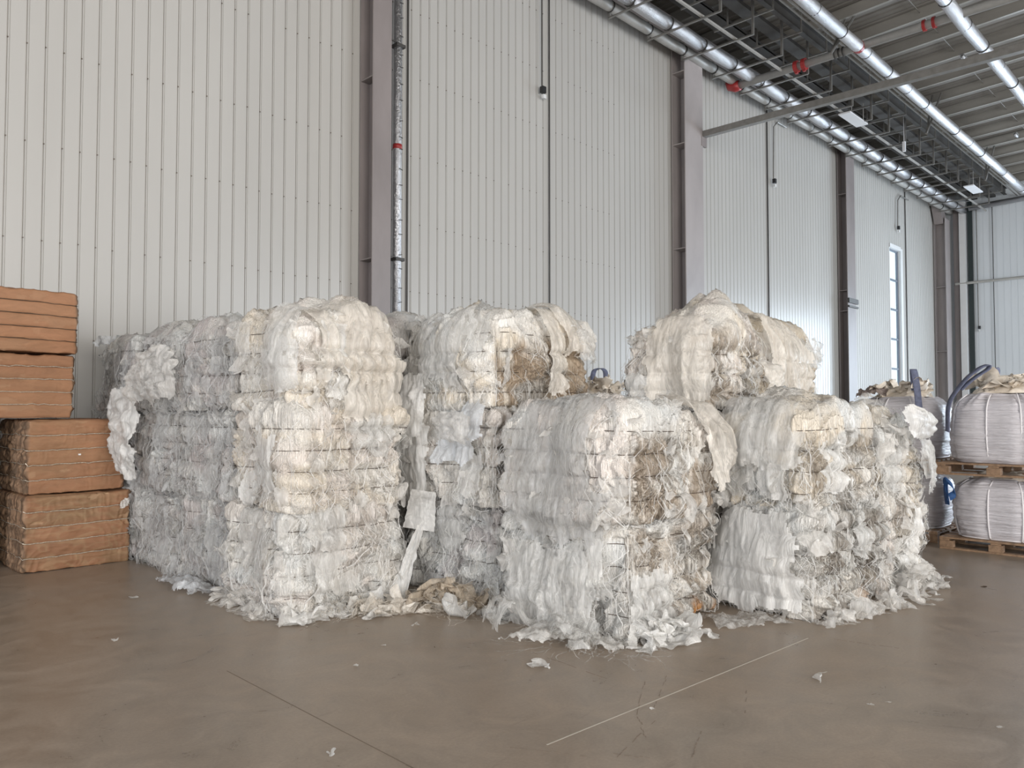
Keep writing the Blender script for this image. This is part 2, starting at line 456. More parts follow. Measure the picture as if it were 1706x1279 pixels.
# ---- steel columns: built I-section, web along Y
def column(x0, x1, y0, label, gussets, light=False, top=10.9):
    r = empty('steel_column', ((x0+x1)/2, (y0 + D)/2, 0)); tag(r, label, 'column')
    w = x1 - x0; d = D - .03 - y0; cy = y0 + d/2 - (y0 + D)/2
    mat = M['column2'] if light else M['column']
    mb = MB().box((0, cy - d/2 + .012, top/2), (w, .024, top)); mb.build('front_flange', mat, r)
    MB().box((0, cy, top/2), (.02, d - .05, top)).build('web', mat, r)
    MB().box((0, cy + d/2 - .012, top/2), (w, .024, top)).build('rear_flange', mat, r)
    for g in gussets:
        MB().box((-w/4, cy, g), (w/2 - .01, d - .05, .02)).box((w/4, cy, g), (w/2 - .01, d - .05, .02)).build('stiffener_plate', mat, r)
    return r
column(7.14, 7.50, 10.2, 'brown-grey steel column beside the foil-wrapped riser, nearest the camera', (4.05, 7.0))
column(16.33, 17.15, 10.18, 'wide brown-grey steel column carrying the diagonal strut end', (3.3, 5.6, 8.2, 10.0), True)
column(26.5, 27.2, 10.25, 'grey-brown steel column left of the slit window', (5.0, 5.7, 9.0))
column(36.95, 37.6, 10.1, 'steel column near the hall corner with a sloping haunch at its head', (4.2, 7.0), True, 10.0)
o = MB().box((36.85, 10.35, 10.45), (.5, .35, 1.3), 0, 0, -.5).build('steel_haunch', M['column']); tag(o, 'short sloping steel haunch at the head of the corner column', 'haunch')
o = MB().box((26.85, 10.215, 5.35), (.8, .06, .16)).box((26.85, 10.215, 5.15), (.8, .06, .06)).build('clamp_bracket', M['darksteel']); tag(o, 'dark bracket clamped across the column left of the slit window', 'bracket')
# end wall posts
o = MB().box((38.05, 9.95, 5.4), (.25, .20, 10.8)).build('steel_post', M['column']); tag(o, 'pinkish grey steel post in the far corner of the hall', 'post')
o = MB().box((38.0, 9.69, 5.4), (.3, .24, 10.8)).build('steel_post', M['white_paint']); tag(o, 'pale grey boxed post on the end wall left of the black strip', 'post')
o = MB().box((38.1, 9.43, 5.4), (.1, .18, 10.8)).build('cable_duct', M['darkgap']); tag(o, 'black full-height strip on the end wall beside the pale post', 'duct')
o = MB().tube([(37.9, 10.0, 7.2), (37.9, -4, 7.2)], .06, 8).build('wall_rail', M['pipe_grey']); tag(o, 'grey horizontal pipe rail crossing the end wall', 'rail')

# slit window
win = empty('window_1', ((WX0+WX1)/2, D, 0)); tag(win, kind='structure')
cxw = 0; ww = WX1 - WX0
fr = MB()
for z in np.arange(WZ, 0.2, -1.17): fr.box((0, .12, z - .03), (ww, .06, .07))
fr.box((-ww/2 + .03, .12, WZ/2), (.06, .06, WZ)).box((ww/2 - .05, .12, WZ/2), (.10, .07, WZ))
fr.build('window_frame', M['frame_grey'], win)
MB().box((ww/2 + .02, .08, WZ/2), (.04, .18, WZ)).box((-ww/2 - .02, .08, WZ/2), (.04, .18, WZ)).box((0, .08, WZ + .02), (ww, .18, .04)).box((ww/2 + .10, -.02, WZ/2), (.2, .02, WZ + .2)).box((0, -.02, WZ + .08), (ww, .02, .16)).build('window_reveal', M['white_paint'], win)
mg, nt, b = new_mat('window_glass'); b.inputs['Roughness'].default_value = .05; b.inputs['Base Color'].default_value = (.85, .93, .95, 1)
tr = N(nt, 'ShaderNodeBsdfTransparent'); tr.inputs[0].default_value = (.93, .98, .99, 1); mxs = N(nt, 'ShaderNodeMixShader'); mxs.inputs[0].default_value = .1
nt.links.new(tr.outputs[0], mxs.inputs[1]); nt.links.new(b.outputs[0], mxs.inputs[2]); nt.links.new(mxs.outputs[0], nt.nodes['Material Output'].inputs[0])
MB().box((0, .13, WZ/2), (ww, .008, WZ)).build('window_pane', mg, win)

# conduits on the wall
def conduit(name, pts, r, mat, label, cat='conduit', box=None, group=None):
    e = empty(name, (pts[0][0], pts[0][1], 0)); tag(e, label, cat, group)
    q = [(p[0] - pts[0][0], p[1] - pts[0][1], p[2]) for p in pts]
    MB().tube(q, r, 6).build('pipe_run', mat, e)
    if box:
        MB().box((q[-1][0], q[-1][1] - .03, q[-1][2] - .06), (.1, .09, .13)).build('junction_box', M['black'], e)
        MB().box((q[-1][0] + .03, q[-1][1] - .03, q[-1][2] - .19), (.09, .05, .08)).build('socket', M['white_paint'], e)
    return e
yw = D - .03
conduit('wall_conduit', [(11.78, yw, .2), (11.78, yw, 11.2)], .017, M['darksteel'], 'thin dark vertical conduit running full height up the middle wall bay')
conduit('hanging_cable', [(11.5, yw - .05, 11.2), (11.5, yw - .05, 8.2)], .014, M['darksteel'], 'short hanging cable ending in a dark box, middle wall bay', 'cable', True)
conduit('wall_conduit', [(8.12, yw, .2), (8.12, yw, 11.2)], .018, M['darksteel'], 'thin dark vertical conduit right beside the foil-wrapped riser')
conduit('wall_conduit', [(7.94, yw, .2), (7.94, yw, 11.2)], .02, M['darkgap'], 'dark vertical pipe between the foil-wrapped riser and thin conduit')
conduit('wall_conduit', [(21.42, yw, .2), (21.42, yw, 11.0)], .022, M['darksteel'], 'dark vertical conduit in the wall bay right of the wide column')
conduit('hanging_cable', [(22.6, yw - .05, 10.3), (22.0, yw - .05, 10.3), (21.75, yw - .05, 10.1), (21.7, yw - .05, 8.5)], .02, M['steel'], 'bent cable with a box hanging in the bay right of the wide column', 'cable', True)
conduit('hanging_cable', [(33.6, yw - .05, 10.2), (32.7, yw - .05, 10.2), (32.35, yw - .05, 9.95), (32.3, yw - .05, 8.9)], .024, M['steel'], 'bent cable with a box hanging above the slit window', 'cable', True)
conduit('wall_conduit', [(33.35, yw, .2), (33.35, yw, 10.6)], .02, M['darksteel'], 'thin dark vertical conduit just right of the slit window')
conduit('hanging_cable', [(38.1, 9.18, 10.6), (38.1, 9.18, 5.3)], .02, M['steel'], 'cable hanging down the end wall to a small box', 'cable', True)
conduit('wall_conduit', [(38.12, 8.58, .2), (38.12, 8.58, 10.6)], .016, M['darksteel'], 'thin vertical conduit on the end wall right of the hanging cable')

# foil riser beside the first column
r = empty('insulated_riser', (7.76, 10.38, 0)); tag(r, 'foil-wrapped vertical pipe with a red band beside the nearest column', 'pipe')
MB().tube([(0, 0, .1), (0, 0, 11.2)], .075, 14).build('foil_lagging', M['foil'], r, True)
MB().tube([(0, 0, 5.98), (0, 0, 6.06)], .08, 14).build('red_band', M['red'], r, True)
for z in (4.12, 7.72):
    MB().box((0, -.02, z), (.18, .16, .05)).box((-.2, -.1, z + .02), (.3, .02, .015)).build('pipe_clamp', M['darksteel'], r)
st = MB()
for k in range(38):
    z = .6 + k * .28 + random.uniform(-.05, .05); st.box((.02, -.075, z), (.07, .012, .012), 0, 0, random.uniform(-.3, .3))
tag(st.build('foil_tabs', M['darksteel'], r), kind='stuff')

# ---- overhead services
def foil_pipe(y, z, r0, x0, x1, label, seg, matname='foil', tape=None, tilt=0):
    e = empty('insulated_pipe', (x0, y, z)); tag(e, label, 'pipe')
    pts = []; rr = []; x = 0; L = x1 - x0
    while x < L:
        for dx, k in ((0, .86), (.03, .97), (seg*.5, 1.03), (seg - .03, .97)):
            pts.append((min(x + dx, L), random.uniform(-.008, .008), tilt * min(x+dx, L) + random.uniform(-.008, .008))); rr.append(r0 * k)
        x += seg
    MB().tube(pts, rr, 14).build('foil_lagging', M[matname], e, True)
    x = 0; 
    while x < L:
        MB().tube([(x - .012, 0, tilt*x), (x + .012, 0, tilt*x)], r0 * 1.06, 12).build('strap', M['darksteel'], e); x += 1.45
    if tape: MB().tube([(tape - x0, 0, 0), (tape - x0 + .1, 0, 0)], r0 * 1.07, 12).build('red_tape', M['red'], e)
    return e
foil_pipe(9.62, 10.38, .15, 8.95, 37.9, 'bright foil-lagged pipe on the hangers closest to the wall', 1.45)
foil_pipe(10.14, 10.42, .12, 8.95, 37.9, 'dull grey lagged pipe squeezed between the bright pipe and the wall', 1.45, 'pipe_grey')
foil_pipe(6.88, 10.25, .14, 8.95, 35.4, 'second foil-lagged pipe from the wall, with a red tape ring', 2.9, 'foil', 18.6)
foil_pipe(4.78, 10.25, .14, 12.0, 30.0, 'third foil-lagged pipe from the wall, at the right of the roof', 2.9)
e = empty('insulated_pipe', (37.85, 9.4, 10.45)); tag(e, 'foil-lagged pipe running under the roof along the end wall', 'pipe')
MB().tube([(0, 0, 0), (0, -13, .35)], .12, 12).build('foil_lagging', M['foil'], e, True)

# trapeze hangers
hx = 13.35
while hx < 37.5:
    e = empty('pipe_hanger', (hx, 9.3, 10.2)); tag(e, 'angle-steel trapeze hanger arm carrying the pipes along the wall', 'hanger', 'trapeze hangers under the roof by the wall')
    ztop = roof_z(8.34) - .3 - 10.2
    MB().box((0, -.03, 0), (.05, 1.9, .012)).box((.022, -.03, .025), (.008, 1.9, .05)).build('arm', M['steel'], e)
    MB().box((0, -.97, ztop/2), (.05, .05, ztop)).build('hanger_post', M['steel'], e)
    MB().box((0, .9, .22), (.05, .04, .44)).build('wall_bracket', M['steel'], e)
    hx += 1.45

# cable trays and longitudinal steel
def long_beam(name, label, cat, y, z, boxes, mat, x0=9.0, x1=38.0):
    mb = MB()
    for (dy, dz, w, h) in boxes: mb.box(((x1-x0)/2, dy, dz), (x1 - x0, w, h))
    o = mb.build(name, mat); o.location = (x0, y, z); tag(o, label, cat); return o
long_beam('cable_tray', 'broad dark covered cable tray above the pipe hangers by the wall', 'tray', 9.3, 10.85, ((0, 0, .42, .05), (-.2, .04, .02, .1), (.2, .04, .02, .1)), M['darksteel'])
long_beam('tray_rail', 'slim square steel rail resting across the hanger arms', 'rail', 8.78, 10.26, ((0, 0, .05, .05),), M['pipe_grey'])
long_beam('steel_tie_beam', 'dark longitudinal steel beam under the purlins', 'beam', 8.05, 10.95, ((0, 0, .02, .26), (0, .13, .16, .02), (0, -.13, .12, .02)), M['darksteel'])
long_beam('cable_tray', 'narrow dark cable tray beside the dark longitudinal beam', 'tray', 8.55, 10.8, ((0, 0, .3, .02), (-.14, .04, .015, .08), (.14, .04, .015, .08)), M['darksteel'])
long_beam('angle_rail', 'twin thin steel angles running below the purlins', 'rail', 7.62, 10.7, ((0, 0, .035, .035), (-.13, 0, .035, .035)), M['steel'])
# cross rungs above tray
for k in range(16):
    xx = 14.86 + k * 1.45
    o = MB().box((0, 0, 0), (.04, 1.5, .04)).box((0, -.73, .31), (.03, .03, .62)).box((0, .4, .29), (.03, .03, .58)).build('tray_support', M['steel']); o.location = (xx, 8.6, 10.65)
    tag(o, 'small steel cross support under the dark cable trays', 'bracket', 'cross supports of the cable trays')

# V braces
for (xa, xb) in ((17.6, 19.3), (24.5, 26.0), (31.0, 32.4)):
    o = MB().tube([(0, 0, 0), (xb - xa, 0, 1.65)], .035, 6).tube([(0, 0, 0), (xb - xa, .25, 1.65)], .03, 6).build('brace', M['steel']); o.location = (xa + .2, 7.2, 9.9 if xa < 20 else 9.8)
    tag(o, {17.6: 'pair of thin inclined braces nearest the camera under the roof', 24.5: 'pair of thin inclined braces midway down the roof', 31.0: 'pair of thin inclined braces near the end wall'}[xa], 'brace')

# fire main with red couplings
e = empty('fire_main', (18.7, 0, 10.27)); tag(e, 'grey cross pipe with red couplings running from the wall over the hall', 'pipe')
MB().tube([(0, 9.98, 0), (0, -12, 0)], .10, 14).build('pipe_run', M['pipe_grey'], e, True)
MB().tube([(0, 10.26, .16), (0, 10.22, .03), (0, 10.12, -.01), (0, 9.98, 0)], .135, 14).build('red_elbow', M['red'], e, True)
for y in (8.42, 8.22): MB().tube([(0, y - .045, 0), (0, y + .045, 0)], .15, 14).box((0, y, -.12), (.07, .06, .12)).build('red_coupling', M['red'], e)
for y in (5.45, 5.25): MB().tube([(0, y - .03, 0), (0, y + .03, 0)], .13, 14).build('red_coupling', M['red'], e)
for y in (7.25, 7.35, 7.45): MB().tube([(0, y - .012, 0), (0, y + .012, 0)], .125, 12).build('clamp_ring', M['darksteel'], e)
# strut off the wide column
e = empty('steel_strut', (17.2, 10.2, 8.42)); tag(e, 'long square steel strut projecting from the wide column over the hall', 'beam')
MB().box((0, -9, .09), (.15, 18.0, .15), 0, -.0104 * -1).build('square_tube', M['steel'], e)
MB().box((0, .0, 0), (.25, .06, .25)).box((-.25, .0, 0), (.5, .03, .06)).build('end_plate', M['column'], e)

# ceiling lamps
for k, (x, y, lab) in enumerate(((23.1, 8.7, 'white flat lamp panel hung on two rods, nearer of the two'), (33.7, 8.2, 'white flat lamp panel hung on two rods near the end wall'))):
    e = empty('lamp_panel', (x, y, 10.2)); tag(e, lab, 'lamp')
    MB().box((0, 0, 0), (1.35, .34, .04)).build('diffuser', M['panel_white'], e)
    for dx in (-.4, .5): MB().tube([(dx, -.1, .02), (dx, -.1, 1.1)], .012, 6).build('hanging_rod', M['pipe_grey'], e)
for (x, y) in ((17.9, 6.2), (23.6, 5.9), (24.6, 3.4), (29.5, 5.4), (31.5, 6.3)):
    e = empty('junction_cluster', (x, y, roof_z(y) - .36)); tag(e, 'small silver fitting fixed under the roof purlins', 'fitting', 'silver fittings under the purlins')
    MB().tube([(-.16, 0, 0), (.16, 0, 0)], .05, 8).build('fitting_body', M['foil'], e, True)
    MB().box((0, 0, .06), (.4, .1, .02)).build('base_plate', M['steel'], e)
o = MB().box((0, 0, 0), (.08, .08, .32)).tube([(0, 0, .16), (0, 0, 1.1)], .01, 5).build('sensor_box', M['panel_white']); o.location = (26.2, 8.3, 10.05); tag(o, 'small white box hung on a rod beyond the nearer lamp panel', 'sensor')
o = MB().box((0, 0, 0), (.45, .3, .3)).build('junction_box', simple('indigo_box', (.06, .05, .10), .5)); o.location = (15.8, 8.6, 11.0); tag(o, 'dark purple box among the cable trays at the top', 'box')

#OBJECTS#
# ------------------------------------------------------------------ bales of plastic film
WHITE = np.array((.92, .885, .838)); COOL = np.array((.83, .835, .83)); CREAM = np.array((.92, .835, .725))
GREY = np.array((.62, .61, .60)); MAUVE = np.array((.60, .55, .545)); PINK = np.array((.92, .84, .79)); TAN = np.array((.74, .65, .53))
BROWN = np.array((.34, .22, .13)); RUST = np.array((.56, .27, .09)); DIRT_SHADE = np.array((.27, .23, .19)); GREEN = np.array((.62, .66, .54))

class Bale:
    def __init__(s, w, d, h, seed, pitch, rtop=.10, fluff=1.0, crown=0.0):
        s.w, s.d, s.h, s.seed, s.pitch, s.rt, s.fluff, s.crown = w, d, h, seed, pitch, rtop, fluff, crown
        s.off = np.array([seed * 7.31 % 50, seed * 3.77 % 50, seed * 5.19 % 50])
    def base(s, q):
        """q: points on the box surface -> rounded point and normal"""
        r = .09
        lo = np.array([-s.w/2 + r, -s.d/2 + r, .05]); hi = np.array([s.w/2 - r, s.d/2 - r, s.h - s.rt])
        inner = np.clip(q, lo, hi); dd = q - inner
        rad = np.where(dd[:, 2] > 0, s.rt, np.where(dd[:, 2] < 0, .05, r))
        ln = np.linalg.norm(dd, axis=1) + 1e-9
        n = dd / ln[:, None]
        # ellipsoidal corner radius
        hxy = np.linalg.norm(dd[:, :2], axis=1); vz = np.abs(dd[:, 2])
        k = np.sqrt((hxy / r) ** 2 + (vz / np.where(dd[:, 2] > 0, s.rt, .05)) ** 2) + 1e-9
        p = inner + dd / k[:, None]
        return p, n
    def disp(s, p, n, soft=False):
        Q = p + s.off
        warp = np.stack([noise(Q * 2.7, 3), noise(Q * 2.7, 5), noise(Q * 2.7, 9)], 1) * .35
        end = np.abs(n[:, 1]) ** 1.5; side = np.abs(n[:, 0]) ** 1.5; top = np.clip(n[:, 2], 0, 1)
        d = .075 * fbm(Q * 1.9, 2, 11)
        mask = sstep(-.5, .25, noise(Q * (1.7, 1.7, 2.6), 23))
        pin = np.abs(np.sin(pi * (p[:, 2] + .015 * noise(Q * 3, 31)) / s.pitch)) ** .55
        vert = (1 - top)
        d = d + vert * (.028 + .045 * end) * (pin - .75) * (.25 + .75 * mask)
        # bundled pads between the ties on the cut ends
        cx = np.abs(np.sin(pi * (p[:, 0] * 8.2 + p[:, 1] * 1.2 + .9 * noise(Q * (2.2, 2.2, 5), 41)))) ** .6
        d = d + end * (.055 * (cx - .7) - .035 * np.exp(-cx * 7)) * mask
        if soft: return d + .02 * s.fluff
        A = Q + warp
        d = d + .036 * s.fluff * ridge(A * (4.6, 4.6, 3.6), 51)
        d = d + (.021 - .006*end) * s.fluff * ridge(A * (11, 11, 7) + warp * 4, 53)
        d = d + end * (.018 * ridge(A * (24, 24, 2.6), 57) + .010 * ridge(A * (52, 52, 4), 58)) + side * .008 * ridge(A * (30, 30, 6) + warp * 5, 59)
        d = d + (.007 - .003*end) * ridge(A * (24, 24, 15), 61)
        d = d - .05 * sstep(.55, .85, ridge(Q * (3.0, 3.0, 2.0) + warp, 67)) * vert
        dome = np.clip(1 - (2*p[:, 0]/s.w)**2, 0, 1) ** .7 * np.clip(1 - (2*p[:, 1]/s.d)**2, 0, 1) ** .7
        d = d + top * (.03 + s.crown * (1.5 * dome - .25 + 1.3 * fbm(Q * 2.3, 2, 71)))
        return d
    def surf(s, q, soft=False, extra=0.0):
        p, n = s.base(q); d = s.disp(p, n, soft)
        return p + n * (d + extra)[:, None], n

def face_grid(w, d, h, res):
    """grids over the six faces of a box; returns list of (points, nu, nv)"""
    out = []
    def g(a0, a1, b0, b1, fn, r, flip):
        nu = max(3, int(abs(a1-a0)/r) + 1); nv = max(3, int(abs(b1-b0)/r) + 1)
        U, Vv = np.meshgrid(np.linspace(a0, a1, nu), np.linspace(b0, b1, nv), indexing='ij')
        out.append((fn(U.ravel(), Vv.ravel()), nu, nv, flip))
    o = np.ones
    g(-w/2, w/2, 0, h, lambda u, v: np.stack([u, -d/2*o(len(u)), v], 1), res*.8, False)
    g(-w/2, w/2, 0, h, lambda u, v: np.stack([u, d/2*o(len(u)), v], 1), res*3, True)
    g(-d/2, d/2, 0, h, lambda u, v: np.stack([-w/2*o(len(u)), u, v], 1), res, True)
    g(-d/2, d/2, 0, h, lambda u, v: np.stack([w/2*o(len(u)), u, v], 1), res*2, False)
    g(-w/2, w/2, -d/2, d/2, lambda u, v: np.stack([u, v, h*o(len(u))], 1), res*1.4, False)
    g(-w/2, w/2, -d/2, d/2, lambda u, v: np.stack([u, v, 0*o(len(u))], 1), .1, True)
    return out
def grid_faces(nu, nv, base=0, flip=False):
    i, j = np.meshgrid(np.arange(nu-1), np.arange(nv-1), indexing='ij'); a = (i*nv + j).ravel() + base
    f = np.stack([a, a + nv, a + nv + 1, a + 1], 1)
    return f[:, ::-1] if flip else f

def tint_of(p, n, off, pal, stain, grime=.5, rust_low=0.0, h=.8):
    Q = p + off
    a = sstep(-.35, .35, fbm(Q * (2.6, 2.6, 3.4), 3, 81)); b2 = sstep(-.1, .5, fbm(Q * (3.7, 3.7, 4.5), 3, 87)); c = sstep(.05, .5, fbm(Q * (5, 5, 8), 3, 91))
    col = pal[0] * (1 - a)[:, None] + pal[1] * a[:, None]
    col = col * (1 - .8*b2)[:, None] + pal[2] * (.8*b2)[:, None]
    col = col * (1 - .45*c)[:, None] + WHITE * (.45*c)[:, None]
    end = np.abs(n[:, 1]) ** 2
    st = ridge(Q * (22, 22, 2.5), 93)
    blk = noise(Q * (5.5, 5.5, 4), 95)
    g = grime * end * sstep(-.15, .6, st * .6 + blk * .75 + .1)  # grime plus shade between film layers, painted into the end colour
    col = col * (1 - .8*g)[:, None] + DIRT_SHADE * (.8*g)[:, None]
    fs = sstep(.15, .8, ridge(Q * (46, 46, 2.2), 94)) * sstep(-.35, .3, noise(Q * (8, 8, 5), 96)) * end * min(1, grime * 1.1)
    col = col * (1 - .55*fs)[:, None] + np.array((.30, .28, .25)) * (.55*fs)[:, None]  # dark streaks painted for the shade in between layer edges
    if stain > 0:
        sm = stain * end * sstep(-.25, .3, fbm(Q * (3.1, 3.1, 4.2), 2, 97) + .3 * st)
        bc = BROWN * .62 + TAN * .38
        col = col * (1 - sm)[:, None] + bc * sm[:, None]
    if rust_low > 0:
        sm = rust_low * end * sstep(.22, .05, p[:, 2]) * sstep(-.3, .2, noise(Q * (7, 7, 3), 99)) * sstep(.0, .25, p[:, 0] )
        col = col * (1 - sm)[:, None] + RUST * sm[:, None]
    msk = grime * end * sstep(-.5, .45, noise(Q * (6, 6, 4.5), 96)) + .34 * (1 - end) * sstep(-.5, .4, noise(Q * (4, 4, 2.5), 98))  # alpha: strength of the painted grime and layer shade
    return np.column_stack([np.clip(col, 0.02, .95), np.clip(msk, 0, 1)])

def patch(B, rng, c, su, sv, off, crumple, nrm, nu=9, nv=9):
    """crumpled scrap of film around a surface point c"""
    a = rng.normal(size=3); a -= a.dot(nrm) * nrm * rng.uniform(.2, .9); a /= np.linalg.norm(a)
    b_ = np.cross(nrm, a) + rng.normal(size=3) * .25; b_ /= np.linalg.norm(b_)
    U, V = np.meshgrid(np.linspace(-.5, .5, nu), np.linspace(-.5, .5, nv), indexing='ij')
    U = U.ravel(); V = V.ravel()
    U, V = U * np.sqrt(1 - 2*V*V) * 1.2, V * np.sqrt(1 - 2*U*U) * 1.2
    edge = 1 + .45 * noise(np.stack([U*4, V*4, 0*U + rng.uniform(0, 90)], 1), 5)
    P = c + nrm * off + (U * su * edge)[:, None] * a + (V * sv * edge)[:, None] * b_
    q = np.stack([U*su*9, V*sv*9, 0*U], 1) + rng.uniform(0, 90, 3)
    P = P + crumple * np.stack([noise(q, 1), noise(q, 2), noise(q, 3)], 1) + crumple * .45 * np.stack([noise(q*2.4, 4), noise(q*2.4, 6), noise(q*2.4, 8)], 1)
    P[:, 2] -= (np.abs(V) * sv) * .15
    return P

def merge(parts):
    Vs = []; Fs = []; b = 0
    for P, F in parts:
        Vs.append(P); Fs.append(F + b); b += len(P)
    return np.vstack(Vs), np.vstack(Fs)

def box_point(B, rng, w_side, w_end, w_top, w_right=.06):
    r = rng.uniform() * (w_side + w_end + w_top + w_right)
    if r < w_side: return np.array([[-B.w/2, rng.uniform(-B.d/2, B.d/2), rng.uniform(.02, B.h)]])
    r -= w_side
    if r < w_end: return np.array([[rng.uniform(-B.w/2, B.w/2), -B.d/2, rng.uniform(.02, B.h)]])
    r -= w_end
    if r < w_top: return np.array([[rng.uniform(-B.w/2, B.w/2), rng.uniform(-B.d/2, B.d/2), B.h]])
    return np.array([[B.w/2, rng.uniform(-B.d/2, B.d/2), rng.uniform(.02, B.h)]])

def strands(B, rng, n, wts, lmin=.12, lmax=.45, wd=(.0008, .0035), lift=.04, zmin=.0):
    K = 7; q = []; meta = []
    for _ in range(n):
        c = box_point(B, rng, *wts)[0]; L = rng.uniform(lmin, lmax); sl = rng.normal() * .45
        side = 0 if abs(abs(c[0]) - B.w/2) < 1e-6 else 1
        for k in range(K):
            t = k / (K-1); z = c[2] - L * t
            dx = sl * L * t + .02 * rng.normal()
            if side == 0: pt = [c[0], c[1] + dx, z]
            else: pt = [c[0] + dx, c[1], z]
            if c[2] >= B.h: pt = [c[0] + L * t * cos(sl * 9) , c[1] + L * t * sin(sl * 9), B.h]
            pt[0] = min(max(pt[0], -B.w/2), B.w/2); pt[1] = min(max(pt[1], -B.d/2), B.d/2)
            q.append(pt)
        meta.append((rng.uniform(*wd), rng.uniform(.4, 1.0) * lift, side))
    q = np.array(q); q[:, 2] = np.maximum(q[:, 2], zmin)
    P, Nn = B.surf(q, True)
    P = P.reshape(n, K, 3); Nn = Nn.reshape(n, K, 3)
    V = []; 
    for i in range(n):
        w, lf, side = meta[i]
        arc = np.sin(np.linspace(.15, pi * .95, K)) * lf * 1.2 + .012
        pp = P[i] + Nn[i] * arc[:, None] + rng.normal(size=(K, 3)) * .005
        t = np.gradient(pp, axis=0); t /= (np.linalg.norm(t, axis=1)[:, None] + 1e-9)
        s_ = np.cross(t, Nn[i]); s_ /= (np.linalg.norm(s_, axis=1)[:, None] + 1e-9)
        s_ = s_ + Nn[i] * rng.normal() * .6
        V.append(np.stack([pp - s_ * w, pp + s_ * w], 1).reshape(-1, 3))
    V = np.vstack(V); fs = []
    k = np.arange(K-1) * 2
    f0 = np.stack([k, k+1, k+3, k+2], 1)
    F = np.vstack([f0 + i * K * 2 for i in range(n)])
    return V, F

def drape(B, rng, face, u0, u1, v0, v1, off=.03, res=.012, fold=.035, rag=.5, flare=0.0, seed=0):
    """loose sheet lying over a face; v above B.h wraps over the top, v below 0 trails"""
    nu = int((u1-u0)/res) + 2; nv = int((v1-v0)/res) + 2
    U, V = np.meshgrid(np.linspace(u0, u1, nu), np.linspace(v0, v1, nv), indexing='ij'); U = U.ravel(); V = V.ravel()
    over = np.maximum(V - B.h, 0); z = np.minimum(V, B.h); z2 = np.maximum(z, 0.0)
    if face == 'end': q = np.stack([np.clip(U, -B.w/2, B.w/2), -B.d/2 + over, z2], 1)
    else: q = np.stack([-B.w/2 + over, np.clip(U, -B.d/2, B.d/2), z2], 1)
    P, Nn = B.surf(q, True)
    ex = U - np.clip(U, -(B.w if face == 'end' else B.d)/2, (B.w if face == 'end' else B.d)/2)
    t = (V - v0) / (v1 - v0)
    f3 = np.stack([U * 5.5 + 0*V, V * 1.3, 0*U + seed * 3.3], 1)
    fo = fold * (.6 + 1.0 * (1-t)) * ridge(f3 + .5 * np.stack([noise(f3*2, 1), 0*U, 0*U], 1), 7 + seed) + fold * .5 * noise(f3 * (2.5, 3, 1), 9) + fold*.25*ridge(f3*(6, 7, 1), 10)
    P = P + Nn * (off + fo + fold + flare * (1 - t) ** 1.5)[:, None]
    if face == 'end': P[:, 0] += ex
    else: P[:, 1] += ex
    P[:, 2] += np.minimum(V, 0)
    # ragged outline
    cu = (U - (u0+u1)/2) / ((u1-u0)/2); cv = (V - (v0+v1)/2) / ((v1-v0)/2)
    rr = (np.abs(cu)**5 + np.abs(cv)**5)**.2 + rag * .62 * np.abs(fbm(np.stack([U*4.5, V*3.2, 0*U + seed*1.7], 1), 4, 21 + seed))
    keep = rr < .96
    F = grid_faces(nu, nv)
    F = F[keep[F].all(1)]
    if len(F) == 0: return None
    used = np.unique(F); mp = np.zeros(len(P), int); mp[used] = np.arange(len(used))
    return P[used], mp[F]

PAL = {
 'white': (WHITE, COOL, PINK), 'cream': (WHITE, CREAM, PINK), 'grey': (GREY, MAUVE, COOL), 'cool': (COOL, WHITE, GREY),
 'tan': (TAN*1.12, CREAM, TAN), 'mixed': (WHITE, COOL, TAN*1.15), 'dull': (GREY, COOL, MAUVE)}

